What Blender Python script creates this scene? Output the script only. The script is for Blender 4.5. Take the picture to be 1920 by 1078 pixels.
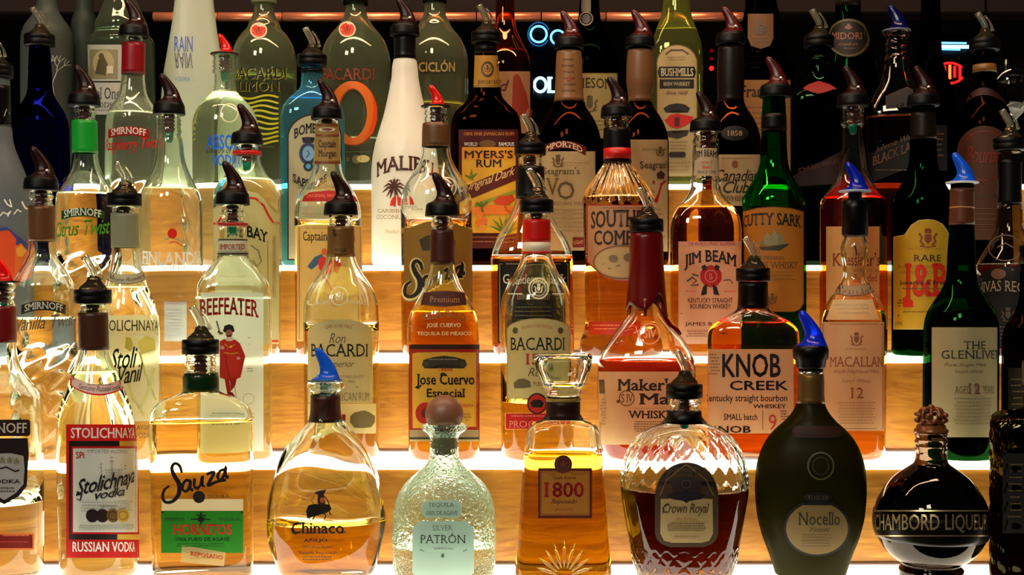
import bpy, bmesh, math, random
import numpy as np
from mathutils import Vector
for _o in list(bpy.data.objects): bpy.data.objects.remove(_o)
C = bpy.context.scene.collection
SC = bpy.context.scene
random.seed(7)

# ------------------------------------------------------------------ camera, world, lights, exposure
F = 2440.0                      # focal length in pixels of the 1920 px wide frame
ZC = 0.3254                     # camera height above the front step
cam_d = bpy.data.cameras.new('camera'); cam_d.sensor_width = 36; cam_d.lens = F/1920*36
cam_d.clip_start = .02
cam = bpy.data.objects.new('camera', cam_d); C.objects.link(cam)
cam.location = (0, 0, ZC); cam.rotation_euler = (math.radians(90), 0, 0)
SC.camera = cam
SC.view_settings.view_transform = 'Standard'; SC.view_settings.look = 'None'
SC.view_settings.gamma = 1; SC.view_settings.use_curve_mapping = False
SC.view_settings.exposure = 0.5
cy = SC.cycles
cy.max_bounces = 26; cy.transmission_bounces = 26; cy.glossy_bounces = 8; cy.diffuse_bounces = 3
cy.transparent_max_bounces = 24; cy.volume_bounces = 0
cy.caustics_refractive = True; cy.caustics_reflective = True; cy.blur_glossy = 0.3
cy.sample_clamp_indirect = 6; cy.use_denoising = True
cy.adaptive_threshold = 0.02
W = bpy.data.worlds.new('bar_room_air'); SC.world = W; W.use_nodes = True
W.node_tree.nodes['Background'].inputs[0].default_value = (1, .85, .65, 1)
W.node_tree.nodes['Background'].inputs[1].default_value = 0.018

def lamp(name, loc, target, size, power, col, sy=None):
    d = bpy.data.lights.new(name, 'AREA'); d.energy = power; d.color = col; d.size = size
    if sy: d.shape = 'RECTANGLE'; d.size_y = sy
    o = bpy.data.objects.new(name, d); C.objects.link(o); o.location = loc
    o.rotation_euler = (Vector(target)-Vector(loc)).to_track_quat('-Z', 'Y').to_euler()
    return o
# unseen fill lights added behind and above the camera to brighten the labels
lamp('added_light', (-1.5, -.9, 2.0), (-.3, 1.6, .2), .55, 23, (1, .92, .76))
lamp('added_light', (-.45, -.7, 2.1), (-.2, 1.6, .3), .45, 17, (1, .91, .74))
lamp('added_light', (-.1, 1.5, 1.45), (-.1, 2.2, .76), 1.7, 16, (1, .62, .40), .08)   # unseen warm light added for a highlight on the back rail

STEP_E = {1: 3.2, 2: 4.0, 3: 3.6, 4: 3.0, 5: 2.4}   # glow of the five light-box treads

# ------------------------------------------------------------------ materials
def lin(c): return tuple(max(0, v)**2.2 for v in c[:3]) + (1,)
_M = {}
def node_mat(name):
    m = bpy.data.materials.new(name); m.use_nodes = True
    nt = m.node_tree; nt.nodes.clear()
    out = nt.nodes.new('ShaderNodeOutputMaterial')
    return m, nt, out
def noise_tint(nt, col, scale, amt):
    n = nt.nodes.new('ShaderNodeTexNoise'); n.inputs['Scale'].default_value = scale; n.inputs['Detail'].default_value = 3
    tc = nt.nodes.new('ShaderNodeTexCoord'); nt.links.new(tc.outputs['Object'], n.inputs['Vector'])
    mx = nt.nodes.new('ShaderNodeMixRGB'); mx.blend_type = 'MIX'
    c = lin(col)
    mx.inputs[1].default_value = tuple(v*(1-amt) for v in c[:3])+(1,)
    mx.inputs[2].default_value = tuple(min(1, v*(1+amt)) for v in c[:3])+(1,)
    nt.links.new(n.outputs[0], mx.inputs[0])
    return mx.outputs[0], n
def paper(col, name='paper', rough=.6, trans=.5):
    k = ('p', tuple(col), rough, trans)
    if k in _M: return _M[k]
    m, nt, out = node_mat(name)
    c, n = noise_tint(nt, col, 60, .06)
    b = nt.nodes.new('ShaderNodeBsdfPrincipled'); b.inputs['Roughness'].default_value = rough
    nt.links.new(c, b.inputs['Base Color'])
    if trans > 0:
        t = nt.nodes.new('ShaderNodeBsdfTranslucent'); nt.links.new(c, t.inputs[0])
        ms = nt.nodes.new('ShaderNodeMixShader'); ms.inputs[0].default_value = trans
        nt.links.new(b.outputs[0], ms.inputs[1]); nt.links.new(t.outputs[0], ms.inputs[2])
        nt.links.new(ms.outputs[0], out.inputs[0])
    else: nt.links.new(b.outputs[0], out.inputs[0])
    _M[k] = m; return m
def ink(col): return paper(col, 'printing_ink', .5, .2)
def plain(col, name='plastic', rough=.35, metal=0, spec=.5, amt=.08):
    k = ('s', tuple(col), rough, metal, name)
    if k in _M: return _M[k]
    m, nt, out = node_mat(name)
    c, n = noise_tint(nt, col, 90, amt)
    b = nt.nodes.new('ShaderNodeBsdfPrincipled'); b.inputs['Roughness'].default_value = rough
    b.inputs['Metallic'].default_value = metal; nt.links.new(c, b.inputs['Base Color'])
    b.inputs['Specular IOR Level'].default_value = .18 if max(col) < .2 else .35
    nt.links.new(b.outputs[0], out.inputs[0])
    _M[k] = m; return m
def glass(col=(1, 1, 1), rough=0., ior=1.46, bump=0, scale=60, name='glass'):
    k = ('g', tuple(col), rough, ior, bump, scale)
    if k in _M: return _M[k]
    m, nt, out = node_mat(name)
    g = nt.nodes.new('ShaderNodeBsdfGlass'); g.inputs['Color'].default_value = lin(col)
    g.inputs['Roughness'].default_value = rough; g.inputs['IOR'].default_value = ior
    n = nt.nodes.new('ShaderNodeTexNoise'); n.inputs['Scale'].default_value = scale; n.inputs['Detail'].default_value = 2
    tc = nt.nodes.new('ShaderNodeTexCoord'); nt.links.new(tc.outputs['Object'], n.inputs['Vector'])
    bp = nt.nodes.new('ShaderNodeBump'); bp.inputs['Strength'].default_value = bump if bump else .12
    bp.inputs['Distance'].default_value = .0025 if bump else .002
    if not bump: n.inputs['Scale'].default_value = 22
    nt.links.new(n.outputs[0], bp.inputs['Height']); nt.links.new(bp.outputs[0], g.inputs['Normal'])
    nt.links.new(g.outputs[0], out.inputs[0])
    _M[k] = m; return m
def brightened(col, film=.09, ior=1.46):
    """clear glass with a pale scattering film added to brighten it"""
    k = ('d', tuple(col), film)
    if k in _M: return _M[k]
    m, nt, out = node_mat('brightened_glass')
    g = nt.nodes.new('ShaderNodeBsdfGlass'); g.inputs['Color'].default_value = lin(col); g.inputs['Roughness'].default_value = .02; g.inputs['IOR'].default_value = ior
    c, n = noise_tint(nt, tuple(a*b for a, b in zip((.84, .86, .76), col)), 14, .25)
    t = nt.nodes.new('ShaderNodeBsdfTranslucent'); nt.links.new(c, t.inputs[0])
    d = nt.nodes.new('ShaderNodeBsdfDiffuse'); nt.links.new(c, d.inputs[0])
    a = nt.nodes.new('ShaderNodeMixShader'); a.inputs[0].default_value = .4; nt.links.new(t.outputs[0], a.inputs[1]); nt.links.new(d.outputs[0], a.inputs[2])
    ms = nt.nodes.new('ShaderNodeMixShader'); ms.inputs[0].default_value = film  # share of pale film that puts extra brightness into dark-looking glass
    nt.links.new(g.outputs[0], ms.inputs[1]); nt.links.new(a.outputs[0], ms.inputs[2]); nt.links.new(ms.outputs[0], out.inputs[0])
    _M[k] = m; return m
def frosted(col, opac=.5, rough=.5):
    """acid-etched or painted glass: a milky skin that passes light"""
    k = ('f', tuple(col), opac, rough)
    if k in _M: return _M[k]
    m, nt, out = node_mat('frosted_glass')
    c, n = noise_tint(nt, col, 30, .05)
    b = nt.nodes.new('ShaderNodeBsdfPrincipled'); b.inputs['Roughness'].default_value = rough
    nt.links.new(c, b.inputs['Base Color'])
    t = nt.nodes.new('ShaderNodeBsdfTranslucent'); nt.links.new(c, t.inputs[0])
    ms = nt.nodes.new('ShaderNodeMixShader'); ms.inputs[0].default_value = .6
    nt.links.new(b.outputs[0], ms.inputs[1]); nt.links.new(t.outputs[0], ms.inputs[2])
    g = nt.nodes.new('ShaderNodeBsdfGlass'); g.inputs['Roughness'].default_value = rough*.7
    g.inputs['Color'].default_value = lin(col); g.inputs['IOR'].default_value = 1.3
    m2 = nt.nodes.new('ShaderNodeMixShader'); m2.inputs[0].default_value = opac
    nt.links.new(g.outputs[0], m2.inputs[1]); nt.links.new(ms.outputs[0], m2.inputs[2])
    nt.links.new(m2.outputs[0], out.inputs[0])
    _M[k] = m; return m
def liquid_mat(col):
    """index-matched spirit inside the glass: it only absorbs"""
    k = ('l', tuple(col))
    if k in _M: return _M[k]
    m, nt, out = node_mat('spirit')
    g = nt.nodes.new('ShaderNodeBsdfTransparent'); nt.links.new(g.outputs[0], out.inputs['Surface'])
    sg = [-math.log(max(v, .0008))/.062 for v in lin(col)[:3]]; dn = max(sg)+.01
    v = nt.nodes.new('ShaderNodeVolumeAbsorption'); v.inputs['Density'].default_value = dn
    v.inputs['Color'].default_value = tuple(1-q/dn for q in sg)+(1,)
    nt.links.new(v.outputs[0], out.inputs['Volume'])
    _M[k] = m; return m
def clear_plastic(col, ior=1.35, rough=.02):
    return glass(col, rough, ior, name='clear_plastic')

# ------------------------------------------------------------------ object helpers
def link(name, me, mats=(), parent=None, smooth=True):
    if isinstance(me, bmesh.types.BMesh):
        bm = me; me = bpy.data.meshes.new(name); bm.to_mesh(me); bm.free()
    o = bpy.data.objects.new(name, me); C.objects.link(o)
    for m in (mats if isinstance(mats, (list, tuple)) else [mats]): me.materials.append(m)
    if smooth and len(me.polygons): me.polygons.foreach_set('use_smooth', [True]*len(me.polygons))
    if parent: o.parent = parent
    return o
def thing(name, label, cat, loc=(0, 0, 0), rz=0, group=None):
    o = bpy.data.objects.new(name, None); C.objects.link(o); o.location = loc; o.rotation_euler = (0, 0, rz)
    o.empty_display_size = .02
    o['label'] = label; o['category'] = cat
    if group: o['group'] = group
    return o
def pydata(verts, faces, name='m'):
    me = bpy.data.meshes.new(name); me.from_pydata([tuple(map(float, v)) for v in verts], [], [tuple(f) for f in faces]); me.update()
    return me
def rings_mesh(rings, cap0=True, cap1=True, name='m'):
    """rings: list of (N,3) arrays; quads between, n-gon fans at the ends"""
    n = len(rings[0]); V = np.concatenate(rings); Fc = []
    for i in range(len(rings)-1):
        a = i*n; b = a+n
        for j in range(n):
            k = (j+1) % n
            Fc.append((a+j, a+k, b+k, b+j))
    V = list(V)
    if cap0:
        c = len(V); V.append(rings[0].mean(0))
        Fc += [(c, (j+1) % n, j) for j in range(n)]
    if cap1:
        c = len(V); V.append(rings[-1].mean(0)); a = (len(rings)-1)*n
        Fc += [(c, a+j, a+(j+1) % n) for j in range(n)]
    return pydata(V, Fc, name)
def circ(r, z, n=32, cx=0, cyy=0, ry=None):
    t = np.arange(n)*2*np.pi/n
    return np.stack([cx+r*np.cos(t), cyy+(ry or r)*np.sin(t), np.full(n, z)], 1)
def lathe(prof, n=32, **k):
    return rings_mesh([circ(r, z, n) for r, z in prof], **k)
def box_bm(bm, x0, x1, y0, y1, z0, z1):
    vs = [bm.verts.new((x, y, z)) for z in (z0, z1) for x, y in ((x0, y0), (x1, y0), (x1, y1), (x0, y1))]
    for f in ((3, 2, 1, 0), (4, 5, 6, 7), (0, 1, 5, 4), (1, 2, 6, 5), (2, 3, 7, 6), (3, 0, 4, 7)):
        bm.faces.new([vs[i] for i in f])
def box(name, x0, x1, y0, y1, z0, z1, mat, parent=None, bevel=0):
    bm = bmesh.new(); box_bm(bm, x0, x1, y0, y1, z0, z1)
    if bevel: bmesh.ops.bevel(bm, geom=bm.edges[:], offset=bevel, segments=2, affect='EDGES')
    return link(name, bm, mat, parent, smooth=False)
def tube(pts, r, n=10, name='m'):
    pts = [Vector(p) for p in pts]; R = []
    for i, p in enumerate(pts):
        d = (pts[min(i+1, len(pts)-1)]-pts[max(i-1, 0)]).normalized()
        a = d.cross(Vector((0, 1, 0.01))).normalized(); b = d.cross(a)
        rr = r[i] if isinstance(r, (list, tuple)) else r
        R.append(np.array([tuple(p+a*rr*math.cos(2*math.pi*k/n)+b*rr*math.sin(2*math.pi*k/n)) for k in range(n)]))
    return rings_mesh(R, name=name)

# ------------------------------------------------------------------ the lit steps
Y0, DY = 1.53, .115
def front(t): return Y0+(t-2)*DY
def top(t): return ZC-.2069+(t-2)*.1185
def cen(t): return front(t)+DY/2
BASEPX = {t: 539-(top(t)-ZC)*F/cen(t) for t in range(1, 6)}

def wood_mat():
    m, nt, out = node_mat('birch_plywood')
    tc = nt.nodes.new('ShaderNodeTexCoord'); mp = nt.nodes.new('ShaderNodeMapping')
    mp.inputs['Scale'].default_value = (1.6, 6, 11)
    nt.links.new(tc.outputs['Object'], mp.inputs[0])
    n = nt.nodes.new('ShaderNodeTexNoise'); n.inputs['Scale'].default_value = 6; n.inputs['Detail'].default_value = 10; n.inputs['Distortion'].default_value = 2.4
    nt.links.new(mp.outputs[0], n.inputs[0])
    n2 = nt.nodes.new('ShaderNodeTexNoise'); n2.inputs['Scale'].default_value = 42; n2.inputs['Detail'].default_value = 4
    nt.links.new(mp.outputs[0], n2.inputs[0])
    cr = nt.nodes.new('ShaderNodeValToRGB')
    cr.color_ramp.elements[0].position = .3; cr.color_ramp.elements[0].color = lin((.66, .41, .13))
    cr.color_ramp.elements[1].position = .72; cr.color_ramp.elements[1].color = lin((.84, .59, .22))
    nt.links.new(n.outputs[0], cr.inputs[0])
    mx = nt.nodes.new('ShaderNodeMixRGB'); mx.blend_type = 'MULTIPLY'; mx.inputs[0].default_value = .22
    nt.links.new(cr.outputs[0], mx.inputs[1]); nt.links.new(n2.outputs[0], mx.inputs[2])
    b = nt.nodes.new('ShaderNodeBsdfPrincipled'); b.inputs['Roughness'].default_value = .42
    nt.links.new(mx.outputs[0], b.inputs['Base Color'])
    bp = nt.nodes.new('ShaderNodeBump'); bp.inputs['Strength'].default_value = .15; bp.inputs['Distance'].default_value = .001
    nt.links.new(n2.outputs[0], bp.inputs['Height']); nt.links.new(bp.outputs[0], b.inputs['Normal'])
    nt.links.new(b.outputs[0], out.inputs[0]); return m
WOOD = wood_mat()
def glow_mat(e, col):
    m, nt, out = node_mat('glowing_acrylic')
    b = nt.nodes.new('ShaderNodeBsdfPrincipled'); b.inputs['Roughness'].default_value = .25
    b.inputs['Base Color'].default_value = (.8, .8, .78, 1)
    b.inputs['Emission Color'].default_value = lin(col); b.inputs['Emission Strength'].default_value = e
    nt.links.new(b.outputs[0], out.inputs[0]); return m
steps = thing('back_bar_steps', 'stepped back bar of orange plywood risers with glowing white treads under all the bottles', 'shelf', (0, front(1), top(1)-.13))
def up(o):   # keep world place while being a child of the steps
    o.parent = steps; o.matrix_parent_inverse = steps.matrix_world.inverted() if False else __import__('mathutils').Matrix.Translation(-steps.location)
    return o
LX, RX = -1.0, 1.0
for t in range(1, 6):
    yb = front(t)+DY if t < 5 else front(5)+DY
    up(box('tread', LX, RX, front(t)-.002-(.02 if t == 1 else 0), yb-.001, top(t)-.007, top(t), glow_mat(STEP_E[t], (1, .97, .88)), bevel=.0012))
    zlo = top(t-1) if t > 1 else top(1)-.13
    ro = -.02 if t == 1 else 0
    up(box('riser', LX, RX, front(t)+.001+ro, front(t)+.012+ro, zlo+.0003, top(t)-.0072, WOOD))
    if t > 1: up(box('trim_strip', LX, RX, front(t)-.002, front(t)+.0008, zlo+.0004, zlo+.0025, plain((.35, .22, .1), 'dark_wood')))
up(box('back_panel', LX, RX, front(5)+DY, front(5)+DY+.012, top(1)-.13, top(5), plain((.25, .15, .08), 'dark_wood')))
up(box('end_panel', RX, RX+.018, front(1)-.02, front(5)+DY+.012, top(1)-.13, top(5)+.02, plain((.12, .08, .05), 'dark_wood')))
up(box('end_panel', LX-.018, LX, front(1)-.02, front(5)+DY+.012, top(1)-.13, top(5)+.02, plain((.12, .08, .05), 'dark_wood')))

def struct(o): o['kind'] = 'structure'; return o
FZ = -1.0
dark = plain((.09, .07, .055), 'dark_paint', .7)
struct(box('floor', -3, 3, -2.5, 2.9, FZ-.05, FZ, plain((.16, .11, .08), 'dark_floor', .5)))
struct(box('wall_back', -3, 3, 2.62, 2.70, FZ, 2.3, dark))
ctr = thing('bar_cabinet', 'dark wooden cabinet carrying the lit steps', 'cabinet', (0, front(1)-.10, FZ))
for nm, a in (('body', (-1.05, 1.05, 0, .73, 0, -FZ-.155)), ('worktop', (-1.07, 1.07, -.03, .75, -FZ-.155, -FZ-.13))):
    box(nm, a[0], a[1], a[2], a[3], a[4], a[5], plain((.10, .06, .04), 'dark_wood'), ctr, bevel=.002)
# dark panelling with the copper rail at its foot, behind the top step
def PX(px, Y): return (px-960)/F*Y
def PZ(py, Y): return ZC+(539-py)/F*Y
YR = 2.2
hood = thing('wall_hood', 'dark brown timber hood across the top of the picture above the copper rail', 'hood', (0, YR, PZ(24, YR)))
zz = PZ(24, YR)
for a, b in ((-1.3, -.66), (-.655, -.02), (-.015, .395), (.40, .80), (.805, 1.3)):
    box('panel', a, b, .0, .06, .0, .55, plain((.10, .065, .05), 'dark_wood', .8), hood, bevel=.002)
rail = thing('copper_rail', 'polished copper rail in short lengths catching light along the top', 'rail', (0, YR, PZ(33, YR)))
cop = plain((.95, .58, .42), 'copper', .36, .75)
x = 290
while x < 1392:
    x1 = min(x+118.5, 1356 if x < 1320 else 1392)
    if x1-x > 8:
        xa, xb = PX(x, YR), PX(x1, YR)
        R = [np.array([[xx, -.006-.008*math.cos(a), .0078*math.sin(a)] for a in np.linspace(-np.pi/2, 1.5*np.pi, 17)[:-1]]) for xx in (xa, xb)]
        link('rail_length', rings_mesh(R), cop, rail)
    x = x1+2.5

# neon signs on the back wall
def emis(col, e, name='neon_tube'):
    m, nt, out = node_mat(name); n = nt.nodes.new('ShaderNodeEmission')
    n.inputs[0].default_value = lin(col); n.inputs[1].default_value = e; nt.links.new(n.outputs[0], out.inputs[0]); return m
YN = 2.58
def nt_(px, py): return (PX(px, YN), 0, PZ(py, YN)-PZ(100, YN))
def arc(cx, cyy, rx, ry, a0, a1, n=24): return [nt_(cx+rx*math.cos(math.radians(a)), cyy-ry*math.sin(math.radians(a))) for a in np.linspace(a0, a1, n)]
bl = emis((.45, .75, 1.), 1.5); rd = emis((1, .12, .10), 2.2); gn = emis((.1, .9, .6), .9); wb = emis((.6, .85, 1), 2.0); dimb = emis((.2, .45, .75), .5); orr = emis((1, .4, .2), 2.2)
ns = thing('neon_sign', 'blue neon ring and letters glowing behind the amber bottles', 'sign', (0, YN, PZ(100, YN)))
link('neon_ring', tube(arc(1010, 64, 15, 15, 0, 360, 32), .0022), bl, ns)
link('neon_ring', tube(arc(1010, 64, 20, 22, 20, 330, 32), .0014), dimb, ns)
link('neon_arc', tube(arc(1046, 70, 13, 13, 40, 250), .0022), bl, ns)
link('neon_letter', tube(arc(1013, 159, 11, 13, 0, 360, 28), .003), wb, ns)
link('neon_letter', tube([nt_(1030, 146), nt_(1030, 172)], .0035), wb, ns)
link('neon_letter', tube([nt_(1026, 172), nt_(1041, 172)], .0025), wb, ns)
link('neon_letter', tube([nt_(1026, 146), nt_(1036, 146)], .0022), wb, ns)
link('backing_board', pydata([nt_(985, 30), nt_(1065, 30), nt_(1065, 185), nt_(985, 185)], [(0, 1, 2, 3)]), plain((.03, .04, .06), 'black_board'), ns).location.y = .015
n2 = thing('neon_sign', 'red neon script with green arc and blue strip at upper right', 'sign', (0, YN, PZ(100, YN)))
for y0_, x0_, x1_, mt in ((80, 1747, 1812, bl), (87, 1748, 1822, wb), (92, 1765, 1800, bl)):
    link('neon_strip', tube([nt_(x0_, y0_), nt_(x1_, y0_+1)], .0035 if y0_ == 87 else .002), mt, n2)
link('neon_arc', tube(arc(1748, 118, 11, 15, -80, 80), .0022), gn, n2)
for k, xx in enumerate((1762, 1771, 1781, 1790, 1800)):
    link('neon_letter', tube([nt_(xx, 122+2*(k % 2)), nt_(xx, 148-3*(k % 2))], .0028), rd if k != 2 else orr, n2)
link('neon_border', tube(arc(1781, 137, 26, 19, 30, 150), .0022), rd, n2)
link('neon_border', tube(arc(1781, 137, 26, 19, 215, 335), .0022), rd, n2)
link('backing_board', pydata([nt_(1735, 70), nt_(1830, 70), nt_(1830, 168), nt_(1735, 168)], [(0, 1, 2, 3)]), plain((.03, .04, .06), 'black_board'), n2).location.y = .015
n3 = thing('indicator_light', 'three small red lights one above another beside a dark bottle neck', 'light', (0, YN, PZ(100, YN)))
for yy, r_ in ((95, .004), (110, .004), (128, .005)):
    me = lathe([(.0002, -r_), (r_*.7, -r_*.7), (r_, 0), (r_*.7, r_*.7), (.0002, r_)], 12)
    link('lens', me, rd if yy == 128 else emis((.5, .03, .04), .5), n3).location = nt_(1334, yy)
# ------------------------------------------------------------------ text as mesh
_T = {}
def text_geo(s, style):
    """triangulated lettering scaled to a unit box; style letters: b bold, s slab serifs, i slanted, k swash slant"""
    k = (s, style)
    if k in _T: return _T[k]
    c = bpy.data.curves.new('lettering', 'FONT'); c.body = s; c.resolution_u = 2
    c.offset = -.006 if 'l' in style else .001
    if 'k' in style: c.space_character = .92
    if 'i' in style or 'k' in style: c.shear = .35
    o = bpy.data.objects.new('t', c); m = o.to_mesh()
    V = np.array([v.co[:2] for v in m.vertices]) if len(m.vertices) else np.zeros((0, 2))
    T = [tuple(p.vertices) for p in m.polygons]
    if 's' in style and len(V):
        cnt = {}
        for f in T:
            for a, b in zip(f, f[1:]+f[:1]): cnt[(min(a, b), max(a, b))] = cnt.get((min(a, b), max(a, b)), 0)+1
        add = []
        for (a, b), n in cnt.items():
            if n != 1: continue
            p, q = V[a], V[b]
            if abs(p[1]-q[1]) < .004 and .04 < abs(p[0]-q[0]) < .20 and min(abs(p[1]-h) for h in (0, .7, .73, .54, .76)) < .03:
                x0, x1 = sorted((p[0], q[0])); sgn = 1 if p[1] < .3 else -1
                add.append((x0-.05, x1+.05, p[1], p[1]+sgn*.055))
        V = list(map(tuple, V))
        for x0, x1, ya, yb in add:
            i = len(V); V += [(x0, ya), (x1, ya), (x1, yb), (x0, yb)]; T.append((i, i+1, i+2, i+3))
        V = np.array(V)
    d = .042 if 'B' in style else (.02 if 'b' in style else 0)
    if d and len(V):   # heavier strokes: the outline doubled sideways and a little upward
        n0 = len(V); V0 = V; T0 = list(T)
        for i, (dx, dy) in enumerate(((d, 0), (d/2, d*.4), (d/2, -d*.4))):
            V = np.concatenate([V, V0+(dx, dy)]); T += [tuple(a+n0*(i+1) for a in f) for f in T0]
    o.to_mesh_clear(); bpy.data.objects.remove(o); bpy.data.curves.remove(c)
    if len(V):
        lo, hi = V.min(0), V.max(0); V = (V-lo)/np.maximum(hi-lo, 1e-6)
    _T[k] = (V, T); return _T[k]

def sm(a, b, x): t = np.clip((x-a)/(b-a), 0, 1); return t*t*(3-2*t)
def pchip(x, y, xq):
    x = np.asarray(x, float); y = np.asarray(y, float); h = np.diff(x); d = np.diff(y)/h
    m = np.zeros(len(x)); m[0] = d[0]; m[-1] = d[-1]
    for i in range(1, len(x)-1):
        if d[i-1]*d[i] > 0:
            w1 = 2*h[i]+h[i-1]; w2 = h[i]+2*h[i-1]; m[i] = (w1+w2)/(w1/d[i-1]+w2/d[i])
    i = np.clip(np.searchsorted(x, xq)-1, 0, len(h)-1); t = (xq-x[i])/h[i]
    return ((1+2*t)*(1-t)**2*y[i]+t*(1-t)**2*h[i]*m[i]+t*t*(3-2*t)*y[i+1]+t*t*(t-1)*h[i]*m[i+1])

GROUPS = {1: 'bottles on the front step', 2: 'bottles on the second step', 3: 'bottles on the third step',
          4: 'bottles on the fourth step', 5: 'bottles on the top step'}
BRIGHT_FILM = {}
class B:
    def __init__(s, tier, cx, name, label, prof, g=None, n=2, dep=1, lean=0, liq=None, wall=.0026, seg=56, relief=None,
                 yoff=0, cat='bottle', solid=False, base=None, step=5.0, nneck=2):
        s.t = tier; s.cx = cx; s.Y = cen(tier)+yoff; s.phi = math.atan((cx-960)/F); s.rho = s.Y/math.cos(s.phi)
        s.zb = top(tier); s.root = thing(name, label, cat, ((cx-960)/F*s.Y, s.Y, s.zb+.0002), -s.phi, GROUPS[tier])
        s.k = s.Y/F*math.cos(s.phi); s.kz = s.Y/F
        s.basepx = 539-(s.zb-ZC)/s.kz
        prof = sorted(prof, key=lambda p: -p[0]); prof[0] = (s.basepx, prof[0][1])
        prof = [prof[0]]+[p for p in prof[1:] if p[0] < s.basepx-1]
        s.pz = np.array([s.z(p[0]) for p in prof]); s.pw = np.array([p[1]*s.k for p in prof])
        s.topz = s.pz[-1]; s.mx = s.pw.max(); s.nk = s.pw[-3:].min()
        s.N, s.D, s.NN = n, dep, nneck; s.lean = lean*s.k; s.seg = seg; s.wall = wall
        s.relief = relief; s.g = g or glass((.985, .995, .985)); s.items = 0
        qs = []
        for a, b in zip(s.pz[:-1], s.pz[1:]):
            m = max(1, int(math.ceil((b-a)/(step*s.kz))))
            if abs(s.pw[list(s.pz).index(a)]-s.pw[list(s.pz).index(b)]) < .0012 and not relief: m = min(m, 3)
            qs += [a+(b-a)*i/m for i in range(m)]
        s.zs = np.array(qs+[s.topz])
        s.build(liq, solid)
    def z(s, py): return ZC+(539-py)*s.kz-s.zb
    def hw(s, z): return np.maximum(pchip(s.pz, s.pw, np.clip(z, s.pz[0], s.pz[-1])), .0006)
    def shp(s, h):
        q = sm(s.nk*1.15, s.nk+(s.mx-s.nk)*.8, h); return s.NN+(s.N-s.NN)*q, 1+(s.D-1)*q
    def ring(s, z, off=0, h=None, rel=False):
        h0 = float(s.hw(np.array([z]))[0]) if h is None else h
        n, d = s.shp(np.array(h0)); n = float(n); d = float(d)
        t = np.arange(s.seg)*2*np.pi/s.seg; c, q = np.cos(t), np.sin(t)
        if n > 2.2:   # more points near the corners
            t = t-.16*np.sin(4*t)*min(1, (n-2)/3); c, q = np.cos(t), np.sin(t)
        hh = max(h0+off, .0005); dd = max(h0*d+off, .0005)
        e = 2/n
        X = hh*np.sign(c)*np.abs(c)**e; Yy = dd*np.sign(q)*np.abs(q)**e
        if rel and s.relief is not None:
            a = s.relief(X, Yy, t, 539-(z+s.zb-ZC)/s.kz)*s.k
            X = X*(1+a/np.hypot(X, Yy)); Yy = Yy*(1+a/np.hypot(X, Yy))
        return np.stack([X+s.lean*z/s.topz, Yy, np.full(s.seg, z)], 1)
    def build(s, liq, solid):
        w = s.wall; R = []
        h0 = s.pw[0]
        R.append(s.ring(.004, h=h0*.30)); R.append(s.ring(.0028, h=h0*.62)); R.append(s.ring(.0004, h=h0*.86)); R.append(s.ring(0, h=h0*.93))
        R.append(s.ring(.0006, h=h0*.985))
        for z in s.zs[1:]: R.append(s.ring(z, rel=True))
        zl = s.z(liq[0]) if liq else .009
        if not solid:
            zt = s.topz
            R.append(s.ring(zt+.0003, off=-w*.5))
            zi = [z for z in s.zs[::-1] if zl+.0012 < z < zt-.001]
            for z in [zt-.0004]+zi: R.append(s.ring(z, off=-w))
            R.append(s.ring(zl+.0008, off=-w)); R.append(s.ring(zl, off=-w*1.5))
            hl = float(s.hw(np.array([zl]))[0]); R.append(s.ring(zl-.0002, h=hl*.5))
        s.body = link('glass_body', rings_mesh(R), s.g, s.root)
        if liq and not solid:
            zi = [.0085]+[z for z in s.zs if .010 < z < zl-.001]+[zl-.0009]
            q = [s.ring(.0062, h=h0*.75)]+[s.ring(z, off=-w*1.02) for z in zi]
            o = link('liquid', rings_mesh(q), liquid_mat(liq[1]), s.root)
    # -- px on the photo's frame -> point of the skin, so decals sit on the real glass
    def surf(s, px, py, off):
        px = np.asarray(px, float); py = np.asarray(py, float)
        dl = np.arctan((px-960)/F)-s.phi; ph = np.arctan((px-960)/F)
        y = np.full(px.shape, -s.mx*s.D)
        for _ in range(9):
            rr = s.rho+y; lx = rr*np.tan(dl); Yw = rr/np.cos(dl)*np.cos(ph); z = ZC+(539-py)/F*Yw-s.zb
            z = np.clip(z, .0005, s.topz)
            h = s.hw(z); n, d = s.shp(h); hh = h+off; dd = h*d+off
            sh = s.lean*z/s.topz
            u = np.clip(np.abs(lx-sh)/hh, 0, .992)
            y = .5*y-.5*dd*(1-u**n)**(1/n)
        lx = np.clip(lx, sh-.992*hh, sh+.992*hh)
        return np.stack([lx, y, z], 1)
    def decal(s, items, parent, name, base, single=None):
        """items: (V2 px, faces, colour) -> one mesh, each item a hair further out"""
        V, Fc, mi, mats = [], [], [], []; off = base
        lvl = base; i_ = 0
        for v2, fs, col in items:
            if not len(v2): continue
            ext = v2.max(0)-v2.min(0); i_ += 1
            if ext[0]*ext[1] > 500 and len(fs) < 400 and ext[0] > 14: lvl += .00011; off = lvl
            else: off = lvl+.0001+.000025*i_
            P = s.surf(v2[:, 0], v2[:, 1], off); i0 = len(V); V += list(P)
            m = ink(col) if single is None else single(col)
            if m not in mats: mats.append(m)
            for f in fs: Fc.append(tuple(i0+k for k in f)); mi.append(mats.index(m))
        if not V: return None
        me = pydata(V, Fc); o = link(name, me, mats, parent, smooth=True); me.polygons.foreach_set('material_index', mi)
        return o
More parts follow.
